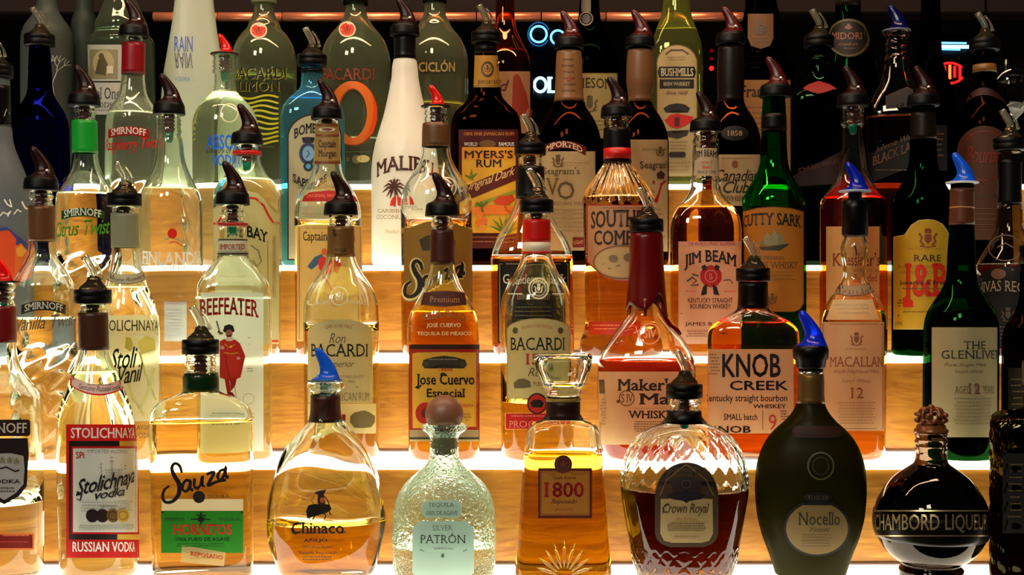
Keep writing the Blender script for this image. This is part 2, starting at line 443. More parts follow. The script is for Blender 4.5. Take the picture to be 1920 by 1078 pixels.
    def label(s, shape, x0, x1, y0, y1, col, inks=(), border=None, mat=None, name='label', a=None, off=.0004, lab=None):
        pts = shape_pts(shape, x0, x1, y0, y1, a)
        its = []
        if border:
            its.append(tess(pts, s) + (border[0],)); b = border[1]
            cxx, cyy_ = (min(p[0] for p in pts)+max(p[0] for p in pts))/2, (min(p[1] for p in pts)+max(p[1] for p in pts))/2
            wx = (max(p[0] for p in pts)-min(p[0] for p in pts))/2; wy = (max(p[1] for p in pts)-min(p[1] for p in pts))/2
            pts = [(cxx+(p[0]-cxx)*(wx-b)/wx, cyy_+(p[1]-cyy_)*(wy-b)/wy) for p in pts]
        its.append(tess(pts, s) + (col,))
        o = s.decal(its, s.root, name, off+s.items*.00008, single=mat or (lambda c: paper(c)))
        s.items += 1
        if lab: o['label'] = lab
        if inks: s.ink(inks, o)
        return o
    def ink(s, inks, parent=None, name='lettering', off=.0006):
        its = []
        for it in inks: its += ink_geo(it, s)
        o = s.decal(its, parent or s.root, name, off+s.items*.00008)
        s.items += 1
        return o
    def band(s, y0, y1, col, off=.0006, mat=None, name='neck_band', flare=None, lab=None):
        """a sleeve hugging the neck between two heights (y0 above y1 in the picture)"""
        za, zb = s.z(y1), min(s.z(y0), s.topz); zz = np.linspace(za, zb, max(3, int((y1-y0)/6)))
        R = [s.ring(za, off=.00005)]+[s.ring(z, off=off) for z in zz]+[s.ring(zb, off=.00005)]
        o = link(name, rings_mesh(R, False, False), mat or plain(col, 'foil', .4), s.root)
        if lab: o['label'] = lab
        return o
    def cap(s, prof, col, mat=None, name='cap', n=36):
        """prof in px: (y, halfwidth) closed lathe on the axis"""
        P = [(.0003, s.z(prof[0][0]))]+[(h*s.k, s.z(y)) for y, h in prof]+[(.0003, s.z(prof[-1][0]))]
        me = lathe(P, n); o = link(name, me, mat or plain(col, 'cap_plastic', .35), s.root)
        o.location.x = s.lean; return o
    def pourer(s, kind, stem=True, dx=0, flip=1, sc=1., zoff=0.):
        pourer(kind, s.root, s.topz+zoff, s.lean+dx, stem, flip, sc)

def shape_pts(sh, x0, x1, y0, y1, a=None):
    cx, cyy, w, h = (x0+x1)/2, (y0+y1)/2, (x1-x0)/2, (y1-y0)/2
    if isinstance(sh, (list, tuple)): return list(sh)
    if sh == 'R': return [(x0, y1), (x1, y1), (x1, y0), (x0, y0)]
    if sh == 'A':
        a = a or h*.3
        return [(x0, y1), (x1, y1)]+[(cx+w*math.cos(t), y0+a-a*math.sin(t)) for t in np.linspace(0, math.pi, 21)]
    if sh == 'O': return [(cx+w*math.cos(t), cyy-h*math.sin(t)) for t in np.linspace(0, 2*math.pi, 33)[:-1]]
    if sh == 'C':
        a = a or 8; return [(x0, y0+a), (x0, y1-a), (x0+a, y1), (x1-a, y1), (x1, y1-a), (x1, y0+a), (x1-a, y0), (x0+a, y0)]
    if sh == 'U':  # rounded rectangle
        a = a or 6; P = []
        for sx, sy, t0 in ((1, -1, 0), (-1, -1, 90), (-1, 1, 180), (1, 1, 270)):
            for t in (0, 30, 60, 90):
                th = math.radians(t0+t); P.append((cx+sx*(w-a)+a*math.cos(th), cyy+sy*(h-a)-a*math.sin(th)))
        return P
    if sh == 'S':  # smile banner, a = sag
        a = a or 8; X = np.linspace(x0, x1, 13); f = lambda x: a*(1-((x-cx)/w)**2)
        return [(x, y1-a+f(x)) for x in X]+[(x, y0+f(x)) for x in X[::-1]]
def tess(pts, s=None, cell=5.5):
    bm = bmesh.new(); vs = [bm.verts.new((p[0], p[1], 0)) for p in pts]; bm.faces.new(vs)
    bmesh.ops.triangulate(bm, faces=bm.faces[:], ngon_method='EAR_CLIP')
    xs = [p[0] for p in pts]; ys = [p[1] for p in pts]
    for ax, (lo, hi), ce in ((0, (min(xs), max(xs)), cell), (1, (min(ys), max(ys)), cell*2)):
        n = min(26 if ax == 0 else 8, int((hi-lo)/ce))
        for i in range(1, n+1):
            co = [0, 0, 0]; co[ax] = lo+(hi-lo)*i/(n+1); no = [0, 0, 0]; no[ax] = 1
            bmesh.ops.bisect_plane(bm, geom=bm.verts[:]+bm.edges[:]+bm.faces[:], dist=.01, plane_co=co, plane_no=no)
    bm.verts.ensure_lookup_table()
    for f in bm.faces:
        f.normal_update()
        if f.normal.z > 0: f.normal_flip()
    V = np.array([v.co[:2] for v in bm.verts]); bm.verts.index_update(); Fc = [tuple(v.index for v in f.verts) for f in bm.faces]; bm.free()
    return V, Fc
def slice_text(P, T, cell=4.5):
    bm = bmesh.new(); vs = [bm.verts.new((x, y, 0)) for x, y in P]
    for f in T:
        try: bm.faces.new([vs[i] for i in f])
        except ValueError: pass
    x0, x1 = P[:, 0].min(), P[:, 0].max(); n = int((x1-x0)/cell)
    for i in range(1, n+1):
        bmesh.ops.bisect_plane(bm, geom=bm.verts[:]+bm.edges[:]+bm.faces[:], dist=.001, plane_co=(x0+(x1-x0)*i/(n+1), 0, 0), plane_no=(1, 0, 0))
    bm.verts.index_update(); V = np.array([v.co[:2] for v in bm.verts]); Fc = [tuple(v.index for v in f.verts) for f in bm.faces]; bm.free()
    return V, Fc
def strip(P, w):
    """thick polyline in px"""
    P = [np.array(p, float) for p in P]; L, Rr = [], []
    for i, p in enumerate(P):
        d = P[min(i+1, len(P)-1)]-P[max(i-1, 0)]; d = d/max(np.hypot(*d), 1e-6); n = np.array([-d[1], d[0]])
        ww = (w[i] if isinstance(w, (list, tuple)) else w)/2
        L.append(p+n*ww); Rr.append(p-n*ww)
    k = len(P); V = np.array(L+Rr); return V, [(i, i+1, k+i+1, k+i) for i in range(k-1)]
def ink_geo(it, s):
    k = it[0]
    if k == 't':   # text, x0,x1,y0,y1,col,style,arc,slope
        _, st, x0, x1, y0, y1, col = it[:7]; style = it[7] if len(it) > 7 else ''; ar = it[8] if len(it) > 8 else 0; sl = it[9] if len(it) > 9 else 0
        V, T = text_geo(st, style)
        if not len(V): return []
        u = V[:, 0]; hwp = float(s.hw(np.array([max(.001, s.z((y0+y1)/2))]))[0])/s.k; xc = s.cx+s.lean/s.k*.5
        if s.N < 2.6 and abs(x1-x0) > 30:
            a0, a1 = [math.asin(max(-.96, min(.96, (x-xc)/hwp))) for x in (x0, x1)]
            X = xc+hwp*np.sin(a0+(a1-a0)*u)
        else: X = x0+(x1-x0)*u
        Y = y1+(y0-y1)*V[:, 1]-ar*(1-(2*u-1)**2)-sl*u
        P_ = np.stack([X, Y], 1)
        return [slice_text(P_, T)+(col,)] if x1-x0 > 34 else [(P_, T, col)]
    if k == 'p': V, T = tess(it[1], s); return [(V, T, it[2])]
    if k == 'o': V, T = tess(shape_pts('O', it[1]-it[3], it[1]+it[3], it[2]-it[4], it[2]+it[4]), s); return [(V, T, it[5])]
    if k == 'b': V, T = tess(shape_pts('R', *it[1:5]), s); return [(V, T, it[5])]
    if k == 'r':
        _, cx, cyy, rx, ry, w, col = it; P = [(cx+rx*math.cos(a), cyy+ry*math.sin(a)) for a in np.linspace(0, 2*math.pi, 37)]
        V, T = strip(P, w); return [(V, T, col)]
    if k == 'l': V, T = strip(it[1], it[2]); return [(V, T, it[3])]
    if k == 'x':   # frame outline of a rectangle
        _, x0, x1, y0, y1, w, col = it; out = []
        for P in ([(x0, y0), (x1, y0)], [(x1, y0), (x1, y1)], [(x1, y1), (x0, y1)], [(x0, y1), (x0, y0)]):
            P = [tuple(np.array(P[0])+(np.array(P[1])-np.array(P[0]))*q) for q in np.linspace(0, 1, 9)]
            V, T = strip(P, w); out.append((V, T, col))
        return out
    if k == 'f':   # rows of print too fine to read
        _, x0, x1, y0, y1, rows, col = it; V, T = [], []; rnd = random.Random(int(x0*7+y0))
        rh = (y1-y0)/rows
        for r in range(rows):
            x = x0+rnd.random()*6; e = x1-rnd.random()*6; y = y0+r*rh
            while x < e:
                w = 1.5+rnd.random()*4; i = len(V); h = min(2.2, rh*.45)
                V += [(x, y), (min(x+w, e), y), (min(x+w, e), y+h), (x, y+h)]; T.append((i+3, i+2, i+1, i)); x += w+1.1
        return [(np.array(V), T, col)]
    if k == 'wreath':  # crest: shield, two supporters, crown
        _, cx, cyy, r, col = it; o = []
        o += ink_geo(('p', [(cx-r*.35, cyy-r*.4), (cx-r*.35, cyy+r*.2), (cx, cyy+r*.6), (cx+r*.35, cyy+r*.2), (cx+r*.35, cyy-r*.4)], col), s)
        for q in (-1, 1):
            o += ink_geo(('l', [(cx+q*r*.9, cyy-r*.5), (cx+q*r*.6, cyy-r*.1), (cx+q*r*.75, cyy+r*.3), (cx+q*r*.4, cyy+r*.7)], r*.22, col), s)
        o += ink_geo(('p', [(cx-r*.3, cyy-r*.5), (cx-r*.35, cyy-r*.9), (cx-r*.12, cyy-r*.68), (cx, cyy-r), (cx+r*.12, cyy-r*.68), (cx+r*.35, cyy-r*.9), (cx+r*.3, cyy-r*.5)], col), s)
        o += ink_geo(('l', [(cx-r*.8, cyy+r*.75), (cx, cyy+r*.9), (cx+r*.8, cyy+r*.75)], r*.14, col), s)
        return o
    if k == 'plaque':  # swelling plaque with lettering
        _, st, x0, x1, y0, y1, col, tc, ar = it; X = np.linspace(x0, x1, 13); cx = (x0+x1)/2; w = (x1-x0)/2
        f = lambda x: ar*(1-((x-cx)/w)**2)
        P = [(x, y1-f(x)*.7) for x in X]+[(x, y0-f(x)) for x in X[::-1]]
        V, T = tess(P, s)
        return [(V, T, col)]+ink_geo(('t', st, x0+5, x1-5, y0+5, y1-5, tc, 'bs', ar*.85), s)
    return []

# ------------------------------------------------------------------ pourers (shared meshes)
_PM = {}
def pmesh(key, fn):
    if key not in _PM: _PM[key] = fn()
    return _PM[key]
def oval(cx, hx, hy, z, n=24, tilt=0.):
    t = np.arange(n)*2*np.pi/n; X = cx+hx*np.cos(t)
    return np.stack([X, hy*np.sin(t), z+tilt*(X-cx)], 1)
def m_fin():   # fin shaped plastic spout, leaning to -x
    K = [(0, .3, 18, 17.5), (1.5, 1.0, 16.2, 14.5), (4, 2.4, 13.6, 10.5), (7, 3.2, 11.4, 8), (11, 3.3, 9.8, 6.6), (16, 2.0, 8.6, 5.8), (21, -.4, 7.6, 5.0), (26, -3.2, 6.6, 4.4), (31, -6.2, 5.6, 4), (35, -8.4, 4.3, 3.4), (37.4, -9.4, 2.4, 2.2), (38, -9.5, .9, 1)]
    return rings_mesh([oval(c*.001, hx*.001, hy*.001, z*.001, tilt=.22*min(1, z/20)) for z, c, hx, hy in K])
def m_collar():
    K = [(13, 0), (20.4, 0), (20.9, .8), (20.7, 4), (20.0, 11), (19.3, 14.2), (17.5, 16), (10, 16.4)]
    return lathe([(r*.001, z*.001) for r, z in K], 40)
def m_ribcollar():
    K = [(13, 0), (20, .2), (20.7, 1.2), (20.7, 8), (20.2, 9), (20.8, 10), (20.6, 15.4), (19.5, 16.4), (10, 16.6)]
    return lathe([(r*.001, z*.001) for r, z in K], 40)
def m_dome():
    K = [(0, 15.5, 0), (3, 14.5, .3), (6, 11.5, .8), (9, 8.6, 1.2), (12, 7.2, 1.0), (14.5, 6.2, .5)]
    return rings_mesh([oval(c*.001, r*.001, r*.001, z*.001) for z, r, c in K])
def m_spout():
    P = [(.0010, 0, .013), (.0005, 0, .018), (-.0015, 0, .023), (-.0045, 0, .0285), (-.0075, 0, .034), (-.0092, 0, .0375)]
    out = [Vector(p) for p in P]; R = []
    def rr(r, rev=False):
        q = []
        for i, p in enumerate(out):
            d = (out[min(i+1, 5)]-out[max(i-1, 0)]).normalized(); a = Vector((0, 1, 0)); b = d.cross(a).normalized()
            q.append(np.array([tuple(p+b*r*math.cos(2*math.pi*k/16)+a*r*.9*math.sin(2*math.pi*k/16)) for k in range(16)]))
        return q[::-1] if rev else q
    return rings_mesh(rr(.0045)+rr(.0028, True), True, True)
def m_vane(): return tube([(.006, 0, .011), (.004, 0, .02), (.001, 0, .026), (-.004, 0, .033)], [.0022, .0016, .0012, .0010], 8)
def m_stem():
    K = [(.2, 0), (6.5, 0)]
    for i in range(4): K += [(7.6, -3-5*i), (7.8, -4.2-5*i), (6.2, -5-5*i), (6.2, -7-5*i)]
    K += [(5.8, -23), (.2, -23)]
    return lathe([(r*.001, z*.001) for r, z in K[::-1]], 20)
def m_teal(): return lathe([(r*.001, z*.001) for r, z in [(.2, -37), (3.2, -36.6), (4.6, -34), (5.3, -28), (5.6, -23.2), (.2, -23.1)]], 20)
def m_disc(): return lathe([(r*.001, z*.001) for r, z in [(8, 0), (19, .2), (19.8, 1.2), (19, 2.4), (8, 2.6)]], 36)
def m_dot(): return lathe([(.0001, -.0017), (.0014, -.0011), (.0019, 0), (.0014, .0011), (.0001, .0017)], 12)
BROWN = plain((.13, .05, .04), 'brown_plastic', .3); BLACK = plain((.02, .019, .02), 'black_rubber', .45)
RED = plain((.82, .09, .06), 'red_plastic', .22); TEAL = None
def fin_mat(col, r=.2):
    k = ('fin', col)
    if k in _M: return _M[k]
    m, nt, out = node_mat('tinted_plastic')
    b = nt.nodes.new('ShaderNodeBsdfPrincipled'); b.inputs['Base Color'].default_value = lin(col); b.inputs['Roughness'].default_value = r
    b.inputs['Transmission Weight'].default_value = .55; b.inputs['IOR'].default_value = 1.35
    nt.links.new(b.outputs[0], out.inputs[0]); _M[k] = m; return m
def put(name, mesh_key, fn, mat, parent, loc=(0, 0, 0), flip=1, sc=1.):
    key = (mesh_key, mat.name)
    def mk():
        me = fn(); me.materials.append(mat); me.polygons.foreach_set('use_smooth', [True]*len(me.polygons)); return me
    me = pmesh(key, mk)
    o = bpy.data.objects.new(name, me); C.objects.link(o); o.parent = parent; o.location = loc; o.scale = (flip*sc, sc, sc)
    return o
def pourer(kind, root, z, x, stem, flip, sc):
    CLR = brightened((.98, .98, .96), .10, 1.42)
    if kind in 'AD':      # black collar, dark brown (A) or dim red (D) fin
        c = put('pourer', 'collar', m_collar, BLACK, root, (x, 0, z), 1, sc)
        f = put('spout', 'fin', m_fin, BROWN if kind == 'A' else plain((.24, .03, .03), 'dim_red_plastic', .3), c, (0, 0, .0158), flip)
        put('hole_glint', 'dot', m_dot, plain((1, 1, .97), 'glint_white'), c, (.0068, -.0096, .0240))  # white bead painted as the light showing through the pouring hole
    elif kind == 'B':
        c = put('pourer', 'rib', m_ribcollar, BLACK, root, (x, 0, z), 1, sc)
        put('dome', 'dome', m_dome, brightened((.66, .62, .55), .10, 1.40), c, (0, 0, .0162), flip)
        put('spout', 'spout', m_spout, CLR, c, (0, 0, .0165), flip)
        put('air_tube', 'vane', m_vane, CLR, c, (.0045, 0, .0165), flip)
    elif kind == 'K':     # black collar, blue fin
        c = put('pourer', 'collar', m_collar, BLACK, root, (x, 0, z), 1, sc)
        put('spout', 'fin', m_fin, fin_mat((.1, .2, .95)), c, (0, 0, .0158), flip, .95)
    elif kind in 'RUVW':   # thin disc; red or blue fin
        c = put('pourer', 'disc', m_disc, {'R': plain((.12, .03, .03), 'dark_plastic'), 'U': clear_plastic((.85, .9, .95)), 'V': plain((.75, .78, .8), 'pale_plastic'), 'W': plain((.35, .4, .45), 'grey_plastic')}[kind], root, (x, 0, z), 1, sc)
        put('spout', 'fin', m_fin, fin_mat((.95, .10, .06)) if kind == 'R' else fin_mat((.12, .42, 1.0) if kind != 'W' else (.03, .07, .35)), c, (0, 0, .0024), flip, .72 if kind == 'R' else .95)
    if stem:
        put('stem', 'stem', m_stem, plain((.34, .14, .13), 'brown_plastic', .3) if kind not in 'UVW' else clear_plastic((.7, .8, .9)), c)
        if kind not in 'UVW': put('stem_tip', 'teal', m_teal, fin_mat((.05, .62, .5)), c)
# ------------------------------------------------------------------ colours
CREAM = (.90, .85, .70); INKB = (.07, .06, .06); GOLD = (.72, .58, .28); WHITE = (.93, .92, .88); REDI = (.72, .10, .09)
CLEAR = glass((.985, .995, .985)); GREENISH = glass((.93, .985, .955)); 
def sauza(x0, x1, y0, y1, col, w=1.):
    """hand-lettered brush script, drawn stroke by stroke"""
    Q = [('l', [(341, 887), (337, 874), (328, 869), (322, 878), (327, 893), (336, 908), (335, 927), (324, 940), (311, 942), (305, 933), (308, 919), (318, 911)], [4, 5, 5, 5.5, 7, 8, 7, 5.5, 5, 5, 4.5, 3], 0), ('l', [(355, 902), (348, 901), (342, 912), (345, 921), (353, 918), (358, 900), (357, 917), (363, 918)], 5.2, 0), ('l', [(365, 897), (364, 911), (370, 916), (377, 907), (380, 892), (379, 909), (384, 912)], 5.2, 0), ('l', [(387, 890), (402, 885), (394, 901), (389, 911), (405, 904), (424, 900)], 5.2, 0), ('l', [(422, 881), (413, 883), (408, 894), (413, 901), (419, 893), (424, 874), (423, 892), (429, 895)], 5.2, 0)]
    out = []
    for _, P, ww, _c in Q:
        P2 = np.array([(x0+(x-303)/127.*(x1-x0), y0+(y-862)/80.*(y1-y0)) for x, y in P])
        P3 = [P2[0]]; W3 = [ww[0] if isinstance(ww, list) else ww*.8]
        for k in range(len(P2)-1):      # smooth the polyline
            p0, p1, p2, p3 = P2[max(k-1, 0)], P2[k], P2[k+1], P2[min(k+2, len(P2)-1)]
            for t in (.33, .66, 1.):
                P3.append(.5*((2*p1)+(-p0+p2)*t+(2*p0-5*p1+4*p2-p3)*t*t+(-p0+3*p1-3*p2+p3)*t**3))
                a_ = ww[k]+(ww[k+1]-ww[k])*t if isinstance(ww, list) else ww
                W3.append(a_*(1 if isinstance(ww, list) else (1.15-.35*abs(math.sin(k*2.+t)))))
        out.append(('l', [tuple(p) for p in P3], [v*w for v in W3], col))
    return out
# ================================================================== FRONT STEP
def swirl(y0, y1, amp, k=7, turns=3.0):
    def f(X, Y, t, py):
        w = float(sm(y0, y0+12, py)*(1-sm(y1-8, y1, py))); return amp*w*np.sin(k*t+turns*(py-y0)/20.)
    return f
def shoulder_vodka(tier, cx, base, hw, shy, nkw, ntop, label, bands, liq, **kw):
    """round-shouldered vodka bottle: shy = px of shoulder start"""
    prof = [(base, hw*.94), (base-9, hw), (shy+25, hw*.995), (shy, hw*.965), (shy-22, hw*.78), (shy-38, hw*.56), (shy-52, nkw*1.25), (shy-75, nkw*1.04), (ntop+35, nkw*.98), (ntop+34, nkw*.9), (ntop+24, nkw*.86), (ntop+20, nkw*1.0), (ntop+14, nkw*.86), (ntop+9, nkw*1.0), (ntop, nkw*.92)]
    return B(tier, cx, 'vodka_bottle', label, prof, liq=liq, **kw)

b = B(1, 4, 'vodka_bottle', 'clear vodka bottle with a dark shield label, cut by the left edge of the picture', [(1078, 74), (1070, 79), (900, 80), (780, 79), (752, 77), (730, 66), (710, 50), (692, 38), (672, 30), (645, 27), (572, 26), (570, 24), (560, 22), (553, 26), (546, 22), (539, 26), (531, 23)], liq=(940, (.97, .95, .88)))
b.band(574, 642, (.42, .06, .09)); b.pourer('R')
b.label('U', -60, 57, 787, 818, (.17, .08, .08), [('t', 'SMIRNOFF', -52, 50, 793, 812, (.85, .82, .76), 'bs')], name='plaque', lab='dark brown plaque with white capitals')
b.label([(-45, 822), (52, 822), (54, 850), (46, 862), (52, 876), (50, 912), (36, 930), (8, 946), (-20, 930), (-40, 912)], 0, 0, 0, 0, (.12, .08, .1), [], name='shield_border')
b.label([(-40, 852), (20, 850), (44, 855), (40, 868), (46, 880), (44, 908), (30, 924), (8, 938), (-16, 924), (-36, 905)], 0, 0, 0, 0, (.80, .80, .80), [('t', 'VODKA', -22, 38, 899, 907, INKB, 'B'), ('l', [(-5, 880), (12, 876), (28, 884), (36, 882)], 3, INKB), ('wreath', 4, 863, 6, (.5, .45, .3)), ('wreath', 18, 863, 6, (.5, .45, .3)), ('wreath', 31, 865, 6, (.5, .45, .3)), ('f', -6, 30, 914, 926, 2, (.3, .3, .3))], lab='silver shield with crests')
b.label('R', -40, 64, 1000, 1031, (.5, .09, .07), [('f', 5, 55, 1003, 1010, 1, (.85, .45, .3)), ('f', -30, 60, 1015, 1020, 1, (.7, .25, .2))], border=((.85, .45, .2), 3))

b = B(1, 187, 'vodka_bottle', 'clear vodka bottle with a red, black and white label and a slanting black script', [(1076, 68), (1068, 73), (1050, 75), (900, 76), (815, 75), (785, 72), (760, 66), (735, 57), (710, 46), (690, 38), (670, 31), (655, 28), (583, 27), (582, 25), (570, 24)], lean=-13, liq=(700, (.95, .97, .87)))
b.band(586, 656, (.26, .15, .10)); b.pourer('B')
b.label('S', 131, 241, 702, 742, WHITE, [('f', 160, 212, 721, 724, 1, (.3, .3, .3)), ('t', 'Genuine Russian vodka', 148, 226, 718, 728, (.3, .3, .3), 'k', -6)], border=(REDI, 3.2), a=19, lab='white neck banner edged in red')
b.label('R', 124, 262, 796, 1046, (.75, .08, .07), [
    ('t', 'STOLICHNAYA', 133, 258, 802, 822, WHITE, 'B'), ('t', 'RUSSIAN VODKA', 136, 262, 1016, 1035, WHITE, 'B'),
    ('b', 129, 262, 827, 837, (.10, .05, .04)), ('b', 224, 262, 827, 837, (.80, .62, .22)), ('b', 129, 262, 1002, 1012, (.10, .05, .04)), ('b', 220, 262, 1002, 1012, (.85, .68, .26)),
    ('b', 129, 134, 837, 1002, (.16, .05, .04)),
    ('b', 134, 260, 838, 1001, (.72, .08, .07)), ('b', 137, 258, 841, 998, (.86, .87, .82)),
    ('t', 'SPi', 142, 158, 847, 860, (.75, .2, .15), 'B'), ('t', 'IMPORTED ALCOHOL', 164, 240, 843, 850, (.45, .45, .42), 'l'),
    ('l', [(188, 872), (210, 857), (236, 874)], 1.6, (.5, .5, .47)), ('l', [(186, 878), (210, 864), (236, 880)], 1.2, (.5, .5, .47)), ('f', 192, 234, 880, 905, 5, (.66, .67, .62)), ('l', [(190, 876), (190, 905)], 1.4, (.6, .6, .56)), ('l', [(210, 862), (210, 902)], 1.4, (.6, .6, .56)),
    ('f', 150, 250, 940, 962, 4, (.72, .73, .68)),
    ('t', 'Stolichnaya', 143, 252, 900, 939, INKB, 'kb', 0, 26), ('t', 'vodka', 178, 234, 920, 937, INKB, 'kb', 0, 8), ('l', [(143, 930), (146, 922), (153, 926), (150, 938), (144, 936)], 2.5, INKB),
    ('f', 185, 222, 948, 951, 1, (.3, .3, .3)),
    ('o', 173, 967, 12, 12.5, (.12, .06, .06)), ('o', 192, 967, 12, 12.5, (.16, .07, .06)), ('o', 212, 967, 12, 12.5, (.45, .33, .12)), ('o', 231, 967, 12, 12.5, (.80, .66, .28)), ('r', 231, 967, 8, 8, 1.2, (.5, .38, .14)), ('r', 212, 967, 8, 8, 1.2, (.15, .1, .05)),
    ('f', 146, 252, 984, 995, 3, (.6, .6, .56))])

b = B(1, 381, 'tequila_bottle', 'clear flat tequila bottle with a black script and a bright green label', [(1078, 92), (1072, 94), (1000, 95), (800, 97), (775, 95), (760, 87), (750, 72), (743, 54), (736, 38), (732, 33), (700, 33), (698, 28), (690, 27), (683, 30), (676, 27), (668, 29), (664, 28)], n=4.2, dep=.55, lean=-5, liq=(790, (.96, .86, .58)))
b.band(699, 733, (.05, .16, .06)); b.pourer('B')
b.ink(sauza(303, 430, 862, 942, INKB, 1.15)+[('o', 373, 932, 11.5, 11.5, (.12, .09, .08)), ('t', 'TEQUILA', 388, 430, 928, 935, (.3, .27, .2), 'b')])
b.label('R', 303, 456, 936, 960, (.88, .93, .85), mat=lambda c: frosted((.93, .96, .9), .8))
b.label('R', 302, 456, 958, 1037, (.13, .50, .10), [('t', 'HORNITOS', 324, 435, 983, 1003, (.80, .16, .10), 'Bs'), ('t', '100% PURO DE AGAVE', 330, 430, 1008, 1015, (.04, .2, .05), 'b'), ('f', 330, 425, 1019, 1028, 2, (.08, .35, .07)), ('t', 'PREMIUM', 310, 345, 971, 977, (.05, .25, .05), ''), ('t', 'TEQUILA', 405, 450, 971, 977, (.05, .25, .05), ''), ('l', [(358, 974), (395, 974)], 2, (.05, .08, .04)), ('o', 377, 974, 7, 5, (.05, .08, .04)), ('l', [(368, 967), (386, 967)], 2, (.05, .08, .04)), ('l', [(377, 961), (377, 984)], 3, (.05, .08, .04)), ('l', [(302, 961), (456, 961)], 2.5, (.03, .12, .03))])
b.label([(341, 1022), (423, 1036), (420, 1062), (339, 1054)], 0, 0, 0, 0, (.74, .64, .42), [('t', 'REPOSADO', 357, 418, 1034, 1042, (.75, .2, .1), 'Bs', 0, -8), ('f', 352, 412, 1046, 1050, 1, (.6, .5, .3))], lab='tan paper strip stuck across the lower edge')

def wavy(X, Y, t, py): return 1.6*np.sin(py/31.+2*t)+1.1*np.sin(py/14.+3*t+1)
b = B(1, 612, 'tequila_bottle', 'wide teardrop tequila bottle half full of amber spirit with a blue pourer', [(1078, 84), (1070, 90), (1050, 96), (1020, 104), (990, 110), (975, 112), (950, 111), (925, 107), (900, 101), (875, 92), (850, 80), (825, 62), (805, 46), (793, 35), (782, 29), (745, 27), (738, 27), (731, 32), (727, 36), (721, 37), (716, 35)], n=2.3, dep=.62, lean=-2, liq=(978, (.96, .80, .32)), wall=.0042, relief=wavy)
b.band(741, 790, (.24, .11, .09)); b.pourer('U')
b.ink([('t', 'Chinaco', 547, 645, 979, 1001, INKB, 'Bs'), ('l', [(547, 990), (549, 999), (556, 1002)], 3, INKB), ('l', [(640, 1000), (647, 997)], 2, INKB), ('t', 'AÑEJO', 569, 614, 1009, 1018, INKB, 'Bs'), ('t', '100% Blue Agave', 566, 622, 1023, 1030, (.25, .14, .06), 'k'), ('t', 'Tequila Reposado', 560, 634, 1034, 1041, (.25, .14, .06), 'b'), ('f', 566, 622, 1043, 1053, 2, (.3, .16, .06)), ('f', 556, 562, 1034, 1048, 2, (.3, .16, .06)),
    ('p', [(592, 922), (602, 920), (612, 918), (608, 926), (600, 928), (590, 926)], INKB), ('p', [(596, 926), (607, 926), (610, 944), (602, 952), (595, 942)], (.16, .09, .05)), ('o', 604, 938, 4, 5, (.75, .35, .1)),
    ('p', [(578, 948), (588, 945), (604, 950), (618, 946), (622, 955), (612, 962), (596, 960), (582, 962), (576, 972), (574, 958)], (.12, .07, .04)), ('l', [(580, 958), (577, 966), (580, 974)], 2.2, INKB), ('l', [(592, 960), (590, 968), (586, 975)], 2.2, INKB), ('l', [(606, 960), (611, 967), (608, 974)], 2.2, INKB), ('l', [(617, 957), (620, 966)], 2.2, INKB), ('l', [(590, 930), (584, 938), (588, 946)], 1.6, (.5, .2, .1)), ('l', [(608, 930), (614, 938), (617, 946)], 2, INKB)])

b = B(1, 833, 'tequila_bottle', 'squat bubbly glass tequila bottle stoppered with a round wooden ball', [(1078, 91), (1070, 95), (1000, 97), (960, 95), (935, 90), (915, 80), (900, 67), (885, 50), (875, 38), (862, 30), (850, 27), (822, 27), (815, 30), (808, 39), (803, 43), (798, 42), (795, 38)], g=glass((.955, .985, .97), 0., 1.46, bump=1.0, scale=240), dep=.75, n=3, liq=(1020, (.97, .985, .96)), wall=.0045)
OAK = None
m, nt0, out0 = node_mat('turned_wood'); c0, n0 = noise_tint(nt0, (.50, .33, .25), 45, .35); pb = nt0.nodes.new('ShaderNodeBsdfPrincipled'); pb.inputs['Roughness'].default_value = .45; nt0.links.new(c0, pb.inputs['Base Color']); nt0.links.new(pb.outputs[0], out0.inputs[0]); OAK = m
r = 36*b.k; zc_ = b.z(777)
link('ball_stopper', lathe([(max(.0004, r*math.cos(a)), zc_+r*math.sin(a)) for a in np.linspace(-math.pi/2+.35, math.pi/2, 22)], 40), OAK, b.root)['label'] = 'round brown wooden stopper'
link('cork', lathe([(.0002, b.z(852)), (17*b.k, b.z(852)), (19*b.k, b.z(850)), (21*b.k, b.z(815)), (24*b.k, b.z(808)), (.0002, b.z(808))], 28), plain((.45, .42, .30), 'cork', .8, amt=.3), b.root)
paleg = lambda c: frosted((.82, .90, .87), .75)
b.label('C', 791, 866, 938, 971, (.8, .88, .86), [('t', 'TEQUILA', 803, 852, 943, 952, (.3, .35, .33), 's'), ('t', '100% DE AGAVE', 799, 858, 958, 966, (.25, .3, .28), 's')], border=((.3, .36, .34), 1.4), mat=paleg)
b.label('C', 773, 889, 977, 1088, (.8, .88, .86), [('t', 'SILVER', 811, 849, 985, 995, (.45, .5, .48), 's'), ('t', 'PATRÓN', 788, 873, 999, 1019, (.12, .15, .15), 'sl'), ('f', 812, 850, 1028, 1034, 1, (.5, .55, .53)), ('l', [(787, 1030), (795, 1034)], 1.5, (.4, .45, .4)), ('l', [(868, 1034), (876, 1030)], 1.5, (.4, .45, .4)), ('o', 830, 1042, 3, 4, (.3, .4, .35))], border=((.28, .36, .34), 1.5), mat=paleg, a=14)

